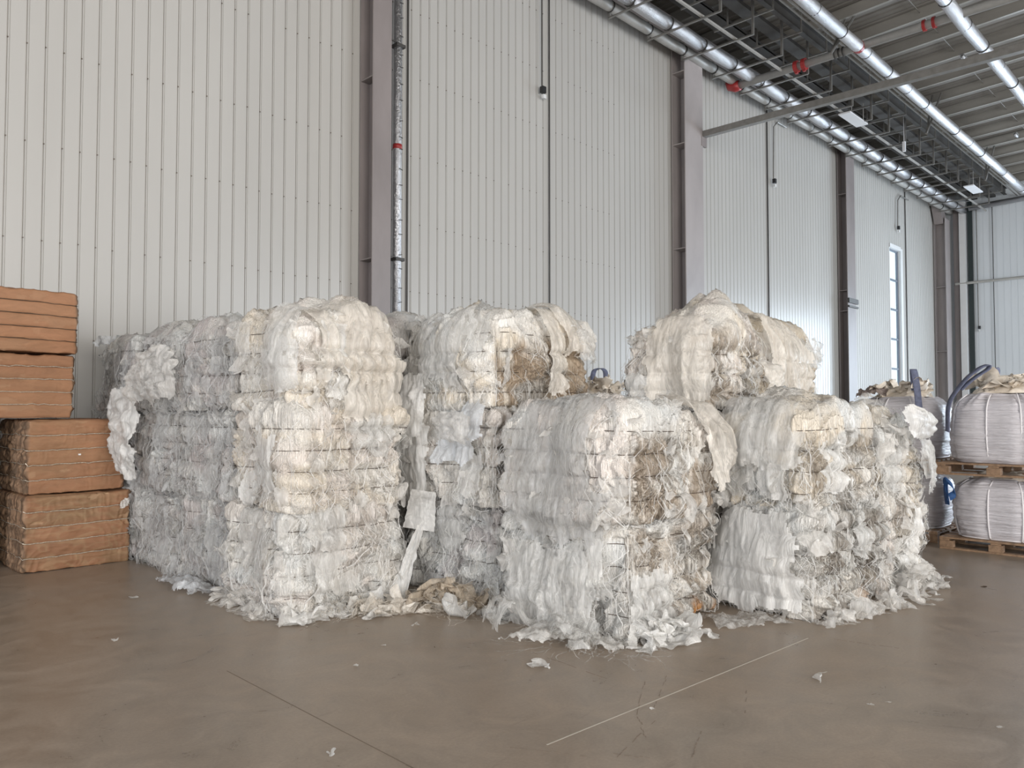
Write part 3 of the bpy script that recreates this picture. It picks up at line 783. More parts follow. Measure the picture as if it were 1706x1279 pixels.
def bale(x0, x1, y0, y1, z0, h, seed, pal, label, group=None, stain=0.0, grime=.5, res=.0125, crown=0.0, rt=.10, pitch=.165,
         wires=4, tufts=60, nstr=420, drapes=(), rz=0.0, rust=0.0, wts=(1, 1, .3), fluff=1.0, sheetmat='sheet_clear', strandmat='sheet_clear'):
    w, d = x1 - x0, y1 - y0
    B = Bale(w, d, h, seed, pitch, rt, fluff, crown); rng = np.random.default_rng(seed)
    root = empty('film_bale', ((x0+x1)/2, (y0+y1)/2, z0), rz); tag(root, label, 'bale', group)
    parts = []; cols = []; b = 0; Vs = []; Fs = []
    for q, nu, nv, flip in face_grid(w, d, h, res):
        P, n = B.surf(q)
        lowz = P[:, 2] < .004
        P[lowz, 2] = .004
        p0, _ = B.base(q)
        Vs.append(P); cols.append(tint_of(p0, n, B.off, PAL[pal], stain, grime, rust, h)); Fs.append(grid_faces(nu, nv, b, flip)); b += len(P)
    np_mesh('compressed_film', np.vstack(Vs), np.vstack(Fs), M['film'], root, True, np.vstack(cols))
    # tie wires
    for k in range(1, wires + 1):
        z = k * pitch
        if z > h - .06: break
        per = []
        for t in np.linspace(-w/2, w/2, 26): per.append((t, -d/2, z))
        for t in np.linspace(-d/2, d/2, 18)[1:]: per.append((w/2, t, z))
        for t in np.linspace(w/2, -w/2, 8)[1:]: per.append((t, d/2, z))
        for t in np.linspace(d/2, -d/2, 26)[1:-1]: per.append((-w/2, t, z))
        per = np.array(per); per[:, 2] += .006 * rng.normal(size=len(per))
        Pw, nw = B.surf(per, False, .003)
        Pw[:, 2] = z + .012 * noise(per * 2.5 + B.off, 5)
        MB().tube(Pw, .0028, 4, closed=True).build('tie_wire', M['wire'], root)
    # scraps sticking out
    pr = []
    for k in range(tufts):
        q = box_point(B, rng, *wts); P, n = B.surf(q, True)
        s1 = rng.uniform(.035, .13); s2 = s1 * rng.uniform(.6, 1.8); nn_ = n[0]
        pr.append((patch(B, rng, P[0], s1, s2, rng.uniform(.0, .03), .028 + s1 * .22, nn_, 8, 8), grid_faces(8, 8)))
    if pr:
        V, F = merge(pr); V[:, 2] = np.maximum(V[:, 2], .004 - (z0 if z0 > 0 else 0))
        o = np_mesh('loose_scraps', V, F, M['sheet_soft' if pal in ('white', 'cream', 'cool', 'mixed', 'tan') else 'sheet_grey'], root); tag(o, kind='stuff')
    if nstr:
        V, F = strands(B, rng, nstr, wts); o = np_mesh('film_strands', V, F, M[strandmat], root); tag(o, kind='stuff')
    for i, dd in enumerate(drapes):
        dd = dict(dd); mt = dd.pop('mat', sheetmat); nm = dd.pop('name', 'film_drape'); lb = dd.pop('label', None)
        r_ = drape(B, rng, seed=seed + i * 5, **dd)
        if r_ is None: continue
        o = np_mesh(nm, r_[0], r_[1], M[mt], root)
        if lb: o['label'] = lb
    return root, B

def auto_drapes(seed, w, d, h, nside=2, nend=2, mats=('sheet_clear',)):
    rng = random.Random(seed); out = []
    for k in range(nside):
        c = rng.uniform(-d*.35, d*.35); ww = rng.uniform(.25, .5); v1 = rng.uniform(.5, 1.15) * h; L = rng.uniform(.3, .7)
        out.append(dict(face='side', u0=c - ww/2, u1=c + ww/2, v0=max(v1 - L, -.02), v1=v1, mat=rng.choice(mats), rag=.7, fold=.02, off=.012))
    for k in range(nend):
        c = rng.uniform(-w*.35, w*.35); ww = rng.uniform(.22, .45); v1 = rng.uniform(.5, 1.15) * h; L = rng.uniform(.3, .7)
        out.append(dict(face='end', u0=c - ww/2, u1=c + ww/2, v0=max(v1 - L, -.02), v1=v1, mat=rng.choice(mats), rag=.7, fold=.02, off=.012))
    return out

BH = .80
LV = ['bottom', 'middle', 'top']
def stack(x0, x1, y0, y1, n, seed, pals, where, h=BH, crown=.06, res=.0125, hide_low=False, top_kw={}, low_kw={}, kws=None, **kw):
    out = []
    for k in range(n):
        rng = random.Random(seed * 31 + k)
        j = lambda a: rng.uniform(-a, a)
        top = (k == n - 1)
        kk = dict(kw); 
        if top: kk.update(crown=crown, rt=.26); kk.update(top_kw)
        if kws and k in kws: kk.update(kws[k])
        extra = kk.pop('adr', None)
        w, d = x1 - x0, y1 - y0
        mats = kk.pop('dm', ('sheet_clear', 'sheet_white', 'sheet_clear'))
        dr = auto_drapes(seed * 13 + k, w, d, h, kk.pop('ns', 2), kk.pop('ne', 2), mats)
        if extra: dr += list(extra)
        lab = where % LV[k if n == 3 else (2 if k == n - 1 else 0)]
        sx = j(.03); sy = j(.03)
        out.append(bale(x0 + sx, x1 + sx, y0 + sy, y1 + sy, k * h, h - .005, seed * 10 + k, pals[k % len(pals)], lab, res=res, drapes=dr, rz=kk.pop('rz', j(.02)), **kk))
    return out

# A: row of stacks running to the wall
stack(3.12, 4.12, 5.45, 6.50, 3, 1, ('white', 'cream', 'cream'), '%s bale of the cream-white film stack at the front corner of the left row',
      grime=.35, kws={0: dict(tufts=80), 1: dict(grime=.15), 2: dict(grime=.1, tufts=90)},
      top_kw=dict(adr=[dict(face='end', u0=-.5, u1=.5, v0=.15, v1=1.15, fold=.03, off=.03, rag=.6, mat='sheet_cream'), dict(face='end', u0=-.2, u1=.55, v0=-.08, v1=.5, fold=.03, off=.03, rag=.5, mat='sheet_cream'), dict(face='side', u0=-.55, u1=-.1, v0=.1, v1=1.0, fold=.03, off=.03, rag=.6, mat='sheet_clear')]))
stack(3.12, 4.10, 6.56, 7.62, 3, 2, ('dull', 'grey', 'grey'), '%s greyish bale in the second stack of the left row', grime=.6, wts=(1.5, .2, .3), dm=('sheet_grey', 'sheet_clear'), strandmat='sheet_grey')
stack(3.10, 4.10, 7.68, 8.72, 3, 3, ('dull', 'dull', 'grey'), '%s dull grey bale in the third stack of the left row, beside the cardboard', grime=.6, wts=(1.5, .2, .3), res=.014, dm=('sheet_grey', 'sheet_clear'), strandmat='sheet_grey')
stack(3.06, 4.05, 8.78, 9.82, 3, 4, ('grey', 'grey', 'dull'), '%s grey bale in the rearmost stack of the left row, close to the wall', grime=.6, wts=(1.5, .2, .4), res=.016, dm=('sheet_grey',), strandmat='sheet_grey')
# B
stack(4.46, 5.53, 4.60, 5.85, 3, 5, ('dull', 'white', 'mixed'), '%s bale of the tall centre stack with the brown-stained end', grime=.5,
      kws={0: dict(grime=.5), 1: dict(adr=[dict(face='side', u0=.1, u1=.62, v0=-.1, v1=.85, fold=.03, off=.05, rag=.4, mat='sheet_white'), dict(face='side', u0=-.6, u1=.1, v0=.3, v1=.9, fold=.04, off=.05, rag=.4, mat='sheet_blue')]),
           2: dict(stain=1.0, grime=.9, ne=0, wts=(1.2, .3, .5), adr=[dict(face='end', u0=-.05, u1=.24, v0=.1, v1=1.1, fold=.02, off=.04, rag=.35, mat='sheet_cream'), dict(face='side', u0=-.5, u1=.6, v0=.1, v1=1.2, fold=.03, off=.03, rag=.7, mat='sheet_clear'), dict(face='end', u0=.1, u1=.62, v0=.45, v1=1.2, fold=.04, off=.05, rag=.6, mat='sheet_cream')])})
# stack behind B
stack(4.40, 5.45, 6.0, 7.1, 3, 6, ('dull', 'dull', 'grey'), '%s grey bale of the stack behind the tall centre stack, seen through the gap', res=.02, tufts=40, nstr=80, ns=1, ne=0)
# C
stack(4.40, 5.58, 3.25, 4.50, 2, 7, ('cool', 'white'), '%s bale of the low front stack with dark tied ends', h=.80, crown=.03,
      kws={0: dict(rust=1.0, stain=.45, grime=.9, ne=0, wts=(1.2, .55, .3), tufts=75, adr=[dict(face='side', u0=-.6, u1=.5, v0=-.02, v1=.7, fold=.03, off=.05, rag=.6, flare=.12), dict(face='end', u0=-.62, u1=-.05, v0=-.02, v1=.5, fold=.03, off=.03, rag=.75, mat='sheet_clear')]),
           1: dict(stain=.55, grime=1.0, ne=0, wts=(1.2, .5, .5), tufts=80, adr=[dict(face='side', u0=-.6, u1=.6, v0=-.2, v1=1.15, fold=.03, off=.03, rag=.6, mat='sheet_grey'), dict(face='end', u0=.2, u1=.62, v0=.15, v1=1.2, fold=.05, off=.06, rag=.4, mat='sheet_cream', name='hanging_film', label='pinkish white film sheet hanging at the right')])})
# D, D2 behind
stack(5.86, 6.75, 3.45, 4.28, 3, 8, ('white', 'white', 'cream'), '%s bale of the tall stack behind the two low front stacks', res=.0135, crown=.10,
      top_kw=dict(stain=.4, grime=1.0, ne=0, tufts=90, wts=(1.2, .5, .6), adr=[dict(face='side', u0=-.55, u1=.2, v0=.0, v1=1.0, fold=.03, off=.04, rag=.5, mat='sheet_cream')]))
stack(6.85, 8.25, 3.60, 4.75, 3, 9, ('tan', 'tan', 'tan'), '%s tan-tinted bale of the tall stack furthest right', res=.015, crown=.12,
      top_kw=dict(stain=.5, grime=.3, tufts=120, adr=[dict(face='end', u0=-.6, u1=.4, v0=.1, v1=1.15, fold=.06, off=.06, rag=.5, mat='sheet_cream')]))
# E
stack(5.86, 6.98, 2.52, 3.36, 2, 10, ('cool', 'mixed'), '%s bale of the right front stack with neat tied columns', h=.80, crown=.07,
      kws={0: dict(grime=1.0, rust=.6, ne=1, wts=(1.2, .45, .3), tufts=60, rz=-.10, adr=[dict(face='side', u0=-.42, u1=.42, v0=.0, v1=.8, fold=.03, off=.04, rag=.4, mat='sheet_white', flare=.03)]),
           1: dict(grime=.8, stain=.15, ne=1, wts=(1.2, .5, .5), tufts=70, rz=-.10, adr=[dict(face='side', u0=-.42, u1=.42, v0=.3, v1=1.1, fold=.04, off=.05, rag=.6, mat='sheet_clear')])})
stack(7.02, 7.72, 2.40, 3.36, 2, 11, ('cream', 'mixed'), '%s bale of the stack at the far right end, beside the bulk bags', h=.80, crown=.08,
      kws={0: dict(grime=.6, tufts=80, rz=-.12, wts=(.1, 1, .2, .7)), 1: dict(grime=.5, tufts=80, rz=-.12, wts=(.1, 1, .5, .8))})

# ---- free-lying film on the floor and spilling between the stacks
def loose(name, label, cat, pts, mat, wd, hgt, seed, res=.02, group=None, crumple=.02, thick=True):
    """crumpled sheet heap lying on the floor; pts: centre line (x,y), wd: half width"""
    P = np.array(pts, float); L = np.linalg.norm(np.diff(P, axis=0), axis=1).sum(); nu = max(8, int(L/res)); nv = max(8, int(2*wd/res))
    s_ = np.concatenate([[0], np.cumsum(np.linalg.norm(np.diff(P, axis=0), axis=1))]); t = np.linspace(0, s_[-1], nu)
    C = np.stack([np.interp(t, s_, P[:, 0]), np.interp(t, s_, P[:, 1])], 1)
    T = np.gradient(C, axis=0); T /= np.linalg.norm(T, axis=1)[:, None] + 1e-9; Nn = np.stack([-T[:, 1], T[:, 0]], 1)
    V = np.linspace(-1, 1, nv)
    X = C[:, None, :] + Nn[:, None, :] * (V * wd)[None, :, None]
    X = X.reshape(-1, 2); U2 = np.repeat(np.linspace(-1, 1, nu), nv); V2 = np.tile(V, nu)
    q = np.stack([X[:, 0], X[:, 1], 0*U2], 1)
    bulk = np.clip(1 - U2**2, 0, 1)**.6 * np.clip(1 - V2**2, 0, 1)**.7
    z = hgt * bulk * (.65 + .6 * fbm(q * 4 + seed, 2, seed)) + crumple * (.5 + .6*ridge(q * 9 + seed, seed + 3) + .4 * ridge(q * 22, seed + 5)) + .3*crumple*noise(q * 50, 9)
    X = X + crumple * 1.2 * np.stack([noise(q * 8 + 5, seed), noise(q * 8 + 9, seed + 1)], 1)
    z = np.maximum(z, .004)
    G = np.column_stack([X, z])
    rr = np.maximum(np.abs(U2), np.abs(V2)) + .3 * fbm(q * 6 + seed * 2.1, 3, seed + 11)
    keep = rr < .9
    F = grid_faces(nu, nv); F = F[keep[F].all(1)]
    used = np.unique(F); mp = np.zeros(len(G), int); mp[used] = np.arange(len(used))
    G = G[used]; c = G.mean(0); c[2] = 0
    o = np_mesh(name, G - c, mp[F], M[mat]); o.location = c
    tag(o, label, cat, group)
    return o
def heap(name, label, P0, P1, wd, hgt, mat, seed, n=34, s=(.07, .2), cat='film heap'):
    rng = np.random.default_rng(seed); pr = []
    P0 = np.array(P0, float); P1 = np.array(P1, float); ax = (P1 - P0); L = np.hypot(*ax); ax /= L; nr = np.array((-ax[1], ax[0]))
    for k in range(n):
        t = rng.uniform(0, 1); v = np.clip(rng.normal() * .45, -1, 1); up_ = hgt * (1 - v*v) * min(1, 4*t*(1-t) + .3) * rng.uniform(.1, 1)
        c = P0 + ax * L * t + nr * v * wd
        a_ = rng.uniform(*s)
        P = patch(None, rng, np.array([c[0], c[1], up_]), a_, a_ * rng.uniform(.7, 1.6), 0, .03 + a_*.2, np.array([rng.normal()*.3, rng.normal()*.3, 1.0]), 12, 12)
        P[:, 2] = np.where(P[:, 2] < .004, .004 + .25*np.abs(P[:, 2]), P[:, 2])
        pr.append((P, grid_faces(12, 12)))
    V, F = merge(pr); c = V.mean(0); c[2] = 0
    o = np_mesh(name, V - c, F, M[mat]); o.location = c; tag(o, label, cat); return o
heap('film_heap', 'brownish tangled heap of film between the left row and the centre stack', (4.0, 5.2), (4.5, 4.6), .2, .20, 'sheet_brown', 3, 46, (.08, .2))
heap('film_heap', 'cream stringy heap of film at the foot of the cream-white stack', (3.5, 5.3), (4.3, 4.75), .16, .09, 'sheet_cream', 4, 44, (.06, .18))
heap('film_heap', 'pale film bundle spread against the base of the centre stack', (4.2, 4.45), (4.5, 4.1), .12, .08, 'sheet_clear', 5, 26)
loose('film_sheet', 'trailing clear film lying in front of the low front stack at left', 'film sheet', [(3.9, 3.95), (4.15, 3.55), (4.3, 3.2)], 'sheet_white', .13, .06, 6, .014, crumple=.03)
loose('film_sheet', 'clear film skirt spread out left of the low front stack', 'film sheet', [(4.2, 4.35), (4.25, 3.3)], 'sheet_clear', .25, .30, 7, .014, crumple=.04)
heap('film_heap', 'creamy bunched film at the front foot of the low front stack', (4.35, 3.12), (5.0, 3.08), .10, .14, 'sheet_white', 8, 40, (.06, .17))
loose('film_sheet', 'flat clear film scrap lying between the two front stacks', 'film sheet', [(5.25, 3.1), (5.75, 2.75)], 'sheet_clear', .18, .03, 9, .014, crumple=.025)
loose('film_sheet', 'bluish white sheet on the floor by the second stack of the left row', 'film sheet', [(3.0, 7.6), (2.95, 7.0), (3.0, 6.6)], 'sheet_blue', .14, .09, 10, .014, crumple=.04)
heap('film_heap', 'white crumpled film at the foot of the left row near its front corner', (3.0, 6.6), (2.98, 5.5), .10, .12, 'sheet_soft', 11, 44, (.06, .17))
heap('film_heap', 'film skirt crumpled at the front foot of the cream-white stack', (3.02, 5.35), (3.8, 5.28), .10, .12, 'sheet_white', 12, 36, (.06, .17))
heap('film_heap', 'pale crumpled heap of film at the far right foot of the pile', (7.0, 2.2), (7.85, 2.4), .14, .24, 'sheet_soft', 13, 60, (.07, .18))
loose('film_sheet', 'thin wisp of film lying right of the pile toward the bulk bags', 'film sheet', [(7.9, 2.35), (8.35, 2.3)], 'sheet_white', .05, .02, 14, .012, crumple=.015)
heap('film_heap', 'small film heap at the front foot of the right front stack', (5.75, 2.42), (6.9, 2.22), .07, .10, 'sheet_soft', 15, 44, (.05, .14))
def floor_strands(label, cx, cy, rx, ry, n, mat, seed, L=(.15, .5)):
    rng = np.random.default_rng(seed); pr = []
    for k in range(n):
        a = rng.uniform(0, 2*pi); r = rng.uniform(0, 1); x = cx + cos(a)*r*rx; y = cy + sin(a)*r*ry; th = rng.uniform(0, 2*pi); Ls = rng.uniform(*L); K = 10; w = rng.uniform(.001, .004); z0 = rng.uniform(.01, .16) * (1 - r)
        pts = []
        for i in range(K):
            th += rng.normal() * .35; x += cos(th)*Ls/K; y += sin(th)*Ls/K
            z = max(.005, z0 + .05 * rng.uniform() * (1 - r)); pts.append((x, y, z))
        p = np.array(pts); t = np.gradient(p, axis=0); t /= np.linalg.norm(t, axis=1)[:, None]; s_ = np.cross(t, (0, 0, 1.0)) * w
        V = np.stack([p - s_, p + s_], 1).reshape(-1, 3); kk = np.arange(K-1)*2
        pr.append((V, np.stack([kk, kk+1, kk+3, kk+2], 1)))
    V, F = merge(pr); o = np_mesh('film_fibres', V - np.array((cx, cy, 0)), F, M[mat]); o.location = (cx, cy, 0); tag(o, label, 'fibres', kind='stuff'); return o
floor_strands('stringy pale film fibres over the brownish heap in the gap', 4.22, 4.95, .36, .36, 420, 'sheet_cream', 71)
floor_strands('fine film fibres straggling in front of the low front stack', 4.25, 3.45, .3, .55, 260, 'sheet_clear', 72)
floor_strands('fine film fibres at the foot of the cream-white stack', 3.5, 5.3, .55, .18, 220, 'sheet_cream', 73, (.1, .3))
# small scraps on the floor
def flo(px, py):
    a = radians(44.7); fwv = np.array([cos(a)*cos(PITCH), sin(a)*cos(PITCH), sin(PITCH)]); rt = np.array([sin(a), -cos(a), 0]); up = np.cross(rt, fwv)
    r = fwv + rt * (px - 853)/F_PX + up * (639.5 - py)/F_PX
    t = -1.6 / r[2]; return r[0]*t, r[1]*t
SCR = [(897, 1110, .05, 'crumpled white scrap alone on the floor in front of the low front stack'), (1367, 1132, .045, 'crumpled white scrap alone on the open floor at right'),
       (770, 1026, .11, 'bright white folded film piece in the gap before the centre stack'), (628, 1028, .09, 'cream crumpled scrap at the foot of the cream-white stack'),
       (695, 1046, .035, 'small white scrap in front of the gap between the stacks'), (492, 1038, .03, 'tiny white scrap at the front corner of the left row'),
       (225, 995, .03, 'small white scrap on the floor before the left row'), (553, 1255, .025, 'small tan scrap near the lower edge of the view'),
       (1482, 1170, .015, 'tiny white crumb on the floor at lower right, one of several', ), (590, 1110, .018, 'tiny white crumb on the floor left of centre'),
       (1380, 1046, .018, 'tiny white crumb in front of the right front stack'), (1452, 1176, .018, 'tiny brown-white crumb on the right-hand floor'),
       (1085, 1180, .012, 'tiny pale crumb on the floor at centre right'), (1665, 1212, .012, 'tiny white crumb near the right edge of the floor'), (190, 1068, .02, 'small lilac-white scrap on the left floor'), (1640, 978, .02, 'tiny dark crumb on the far right floor'),
       (640, 1075, .014, 'tiny white crumb before the centre gap'), (1130, 1058, .06, 'crumpled white film clump at the right foot of the low front stack'), (965, 1078, .09, 'flat silvery film scrap just in front of the low front stack')]
for i, (px, py, s_, lb) in enumerate(SCR):
    x, y = flo(px, py); rng = np.random.default_rng(900 + i)
    V = patch(None, rng, np.zeros(3), s_*2, s_*2.2, 0, s_*.9, np.array([0, 0, 1.0]), 12, 12); V[:, 2] = np.abs(V[:, 2]) * .8; V[:, 2] -= V[:, 2].min() - .002
    o = np_mesh('film_scrap', V, grid_faces(12, 12), M['wood_dark'] if 'dark' in lb else M['sheet_white']); o.location = (x, y, 0); tag(o, lb, 'scrap')

# standing / hanging single pieces
def ribbon(name, P0, P1, w0, w1, mat, label, seed, thick=.02, nrm=(-.7, -.7, .1)):
    P0 = np.array(P0, float); P1 = np.array(P1, float); nu, nv = 60, 14
    t = np.repeat(np.linspace(0, 1, nu), nv); v = np.tile(np.linspace(-1, 1, nv), nu)
    ax = (P1 - P0) / np.linalg.norm(P1 - P0); n = np.array(nrm, float); n -= n.dot(ax) * ax; n /= np.linalg.norm(n); s_ = np.cross(ax, n)
    w = w0 + (w1 - w0) * t
    ew = .2 if thick > .01 else .05
    c = P0 + (P1 - P0) * t[:, None] + n * (-.03 * np.sin(pi * t))[:, None]
    q = np.stack([t * 6, v * 1.5, 0*t + seed], 1)
    G = c + s_ * (v * w * (1 + ew * noise(q * 2, 3)))[:, None] + n * (thick * ridge(q * (.6, 2.2, 1), 5) + thick * .6 * noise(q * 2.2, 8))[:, None]
    G[:, 2] = np.maximum(G[:, 2], .004); c0 = G.mean(0)
    o = np_mesh(name, G - c0, grid_faces(nu, nv), M[mat]); o.location = c0; tag(o, label, 'film strip'); return o
ribbon('film_strip', (4.12, 5.16, .64), (4.02, 5.36, .02), .025, .075, 'sheet_white', 'long narrow white film strip slanting down to the floor in the gap', 3)
ribbon('film_strip', (4.33, 5.38, .90), (4.30, 5.42, .56), .11, .14, 'sheet_white', 'short boxy white film flap above the long slanting strip', 5, .006)
def hang_sheet(name, corners, mat, label, seed, crumple=.03, fold=.03, rag=.3, res=.02, belly=.06):
    """free sheet spanned between four points (top-left, top-right, bottom-right, bottom-left)"""
    A, B_, C_, D_ = [np.array(c, float) for c in corners]
    nu = max(6, int(np.linalg.norm(B_ - A + C_ - D_)/2/res)); nv = max(6, int(np.linalg.norm(D_ - A + C_ - B_)/2/res))
    u = np.repeat(np.linspace(0, 1, nu), nv)[:, None]; v = np.tile(np.linspace(0, 1, nv), nu)[:, None]
    G = A*(1-u)*(1-v) + B_*u*(1-v) + C_*u*v + D_*(1-u)*v
    n = np.cross(B_ - A, D_ - A); n /= np.linalg.norm(n)
    if n.dot(np.array([-.7, -.7, 0])) < 0: n = -n
    q = np.column_stack([u[:, 0]*5, v[:, 0]*1.8, 0*u[:, 0] + seed])
    hgt = belly * np.sin(pi*u[:, 0]) * np.sin(pi * np.clip(v[:, 0], 0, 1)) + fold * ridge(q, seed) + crumple * noise(q * (2.3, 5, 1), 5) + .4*crumple*ridge(q*(5, 12, 1), 6)
    G = G + n * hgt[:, None]
    U2 = 2*u[:, 0]-1; V2 = 2*v[:, 0]-1
    keep = ((np.abs(U2)**4 + np.abs(V2)**4)**.25 + rag * .5 * np.abs(fbm(q * (1, 3, 1) + 7, 4, seed))) < .97
    F = grid_faces(nu, nv); F = F[keep[F].all(1)]; used = np.unique(F); mp = np.zeros(len(G), int); mp[used] = np.arange(len(used))
    G = G[used]; G[:, 2] = np.maximum(G[:, 2], .004); c0 = G.mean(0)
    o = np_mesh(name, G - c0, mp[F], M[mat]); o.location = c0; tag(o, label, 'film sheet'); return o
hang_sheet('film_wing', [(6.85, 2.24, 1.66), (7.35, 2.26, 1.68), (8.2, 2.36, 1.36), (6.95, 2.19, 1.32)], 'sheet_white', 'white film wing sticking out at the upper right corner of the pile', 3, .012, .03, rag=.15, belly=.12)
hang_sheet('film_wing', [(7.2, 2.24, 1.42), (7.8, 2.30, 1.38), (8.05, 2.34, 1.0), (7.5, 2.22, .78)], 'sheet_clear', 'thin clear film flap drooping below the white wing at the right end', 4, .015, .03, rag=.35)
hang_sheet('hanging_film', [(6.45, 3.30, 2.05), (6.78, 3.36, 2.1), (6.72, 3.26, 1.72), (6.5, 3.22, 1.66)], 'sheet_cream', 'bulging creamy film bag hanging off the tall stack behind', 5, .03, .02, .3, .015, .14)
hang_sheet('film_sheet', [(4.36, 5.87, 1.95), (4.36, 5.33, 2.0), (4.30, 5.32, 1.3), (4.28, 5.88, 1.15)], 'sheet_white', 'smooth milky film sheet hanging on the left flank of the centre stack', 6, .02, .025, .35, .015, .10)
hang_sheet('film_sheet', [(4.38, 5.35, 1.62), (4.36, 4.7, 1.62), (4.33, 4.7, 1.28), (4.33, 5.25, 1.32)], 'sheet_soft', 'pinkish puffed film fold on the flank of the centre stack, above its middle bale', 16, .03, .02, .4, .015, .10)
hang_sheet('film_sheet', [(2.98, 8.3, 2.3), (3.0, 7.2, 2.28), (2.93, 7.3, 1.6), (2.90, 8.75, 1.6)], 'sheet_soft', 'wispy white film cloud on the flank of the left row, beside the cardboard', 17, .05, .05, .5, .016, .16)
hang_sheet('hanging_film', [(2.84, 8.85, 1.90), (2.84, 7.95, 1.86), (2.84, 8.0, .84), (2.86, 8.72, 1.0)], 'sheet_white', 'pale torn film panel hanging over the right edge of the cardboard stack', 18, .03, .035, .18, .014, .08)
hang_sheet('film_flap', [(7.9, 3.5, 2.42), (8.5, 3.6, 2.40), (8.45, 3.6, 2.05), (8.0, 3.5, 2.0)], 'sheet_clear', 'sheer film flap at the top right of the tan-tinted stack', 7, .03, .03, .4, .02, .05)
hang_sheet('film_flap', [(5.2, 4.52, 2.42), (5.62, 4.5, 2.35), (5.66, 4.5, 2.0), (5.4, 4.5, 2.02)], 'sheet_clear', 'crumpled clear film flap at the top right of the centre stack', 8, .04, .04, .4, .015, .08)
hang_sheet('film_flap', [(3.04, 10.0, 2.50), (3.25, 9.5, 2.50), (3.2, 9.5, 2.36), (3.0, 10.0, 2.34)], 'sheet_blue', 'pale film block on top of the rearmost stack near the wall', 9, .03, .03, .2, .02, .03)

# ------------------------------------------------------------------ cardboard bales
CARD = np.array((.315, .155, .08)); CARD2 = np.array((.265, .155, .08)); CDARK = np.array((.19, .12, .075))
def card_bale(x0, x1, y0, y1, z0, h, seed, label, twine=True, rough=1.0, rz=0.0, tone=0.0):
    w, d = x1 - x0, y1 - y0; rng = np.random.default_rng(seed)
    root = empty('cardboard_bale', ((x0+x1)/2, (y0+y1)/2, z0), rz); tag(root, label, 'bale', 'stack of cardboard bales')
    Vs = []; Fs = []; cols = []; b = 0; pitch = h / 5.0
    r = .025
    for q, nu, nv, flip in face_grid(w, d, h, .012):
        inner = np.clip(q, (-w/2+r, -d/2+r, r), (w/2-r, d/2-r, h-r)); dd = q - inner; ln = np.linalg.norm(dd, axis=1) + 1e-9
        n = dd / ln[:, None]; p = inner + n * r
        Q = p + seed * 3.1
        end = np.abs(n[:, 1]) ** 2; side = np.abs(n[:, 0]) ** 2
        sag = .012 * np.sin(p[:, 0] * 2 + seed)
        zz = (p[:, 2] + sag) / pitch
        pin = np.abs(np.sin(pi * zz)) ** .16
        dsp = (1 - np.abs(n[:, 2])) * .030 * (pin - .95) + .008 * rough * fbm(Q * 2.2, 2, 3) + end * rough * (.004 * ridge(Q * (3, 3, 22), 5) + .0035 * ridge(Q * (16, 16, 9) + 2*noise(Q*5, 2)[:, None], 6))
        dsp += side * (.022 * ridge(Q * (4, 30, 9), 7) + .012 * noise(Q * (9, 50, 30), 8) + .01)
        dsp += np.abs(n[:, 2]) * (.012 * ridge(Q * 8, 9))
        # torn flaps
        tq = sstep(.60, .62, fbm(Q * (3.4, 3.4, 7), 4, 13)); dsp -= end * .008 * rough * tq
        P = p + n * dsp[:, None]
        P[:, 2] = np.maximum(P[:, 2], .002)
        a = sstep(-.3, .4, fbm(Q * (2, 2, 5), 3, 15))
        band = np.floor(zz); bv = _h(band.astype(np.int64), band.astype(np.int64)*0 + seed, band.astype(np.int64)*0, 3) * .06
        c = CARD * (1 - a*.6*rough)[:, None] + CARD2 * (a * .6*rough)[:, None]
        c = c * (1 + bv + tone)[:, None]
        lay = sstep(-.2, .5, ridge(Q * (3, 40, 8), 7))
        sc = CDARK * (.7 + .9*lay)[:, None]
        c = c * (1 - side)[:, None] + sc * side[:, None]
        t = np.clip(tq * end * rough, 0, 1); sc2 = sstep(.25, .7, ridge(Q * (7, 7, 20) + 3*noise(Q*3, 4)[:, None], 19)) * end * max(0, rough - .3)
        c = c * (1 - .22*sc2)[:, None] + np.array((.40, .30, .17)) * (.22*sc2)[:, None]
        c = c * (1 - .45*t)[:, None] + np.array((.50, .33, .20)) * (.45*t)[:, None]
        seam = (1 - sstep(0.0, .045, np.abs(zz - np.round(zz)))) * end
        c = c * (1 - .55 * seam)[:, None]
        Vs.append(P); cols.append(np.clip(c, .01, 1)); Fs.append(grid_faces(nu, nv, b, flip)); b += len(P)
    np_mesh('cardboard_block', np.vstack(Vs), np.vstack(Fs), M['card'], root, True, np.vstack(cols))
    for k in range(1, 5):
        z = k * pitch
        pts = [(t, -d/2 - .007 + .003*rng.normal()*0, z - .012*sin(t*2 + seed) + .003 * rng.normal()) for t in np.linspace(-w/2, w/2, 22)]
        pts += [(w/2 + .012, t, z) for t in np.linspace(-d/2, d/2, 8)] + [(t, d/2 + .01, z) for t in (w/2, 0, -w/2)] + [(-w/2 - .02, t, z + .006*rng.normal()) for t in np.linspace(d/2, -d/2, 12)]
        MB().tube(pts, .0042 if twine else .0028, 4, closed=True).build('tie_strap', M['twine'] if twine else M['wire'], root)
    return root
card_bale(2.07, 3.04, 8.80, 9.92, 0, .76, 21, 'battered cardboard bale at the bottom of the stack, resting on the floor', True, 1.3, .015, -.1)
knot_bale = card_bale(2.10, 2.99, 8.84, 9.92, .77, .74, 22, 'cardboard bale second from the floor, with a white knot in its strap', True, .6, 0)
card_bale(1.42, 2.50, 8.90, 9.92, 1.53, .64, 23, 'smooth cardboard bale third from the floor, set to the left', True, .35, .0)
card_bale(1.42, 2.52, 8.86, 9.92, 2.19, .63, 24, 'smooth orange-brown cardboard bale on top of the stack', False, .25, -.01, .06)
MB().box((.015, -.555, .385), (.022, .02, .016)).build('strap_knot', M['white_paint'], knot_bale)
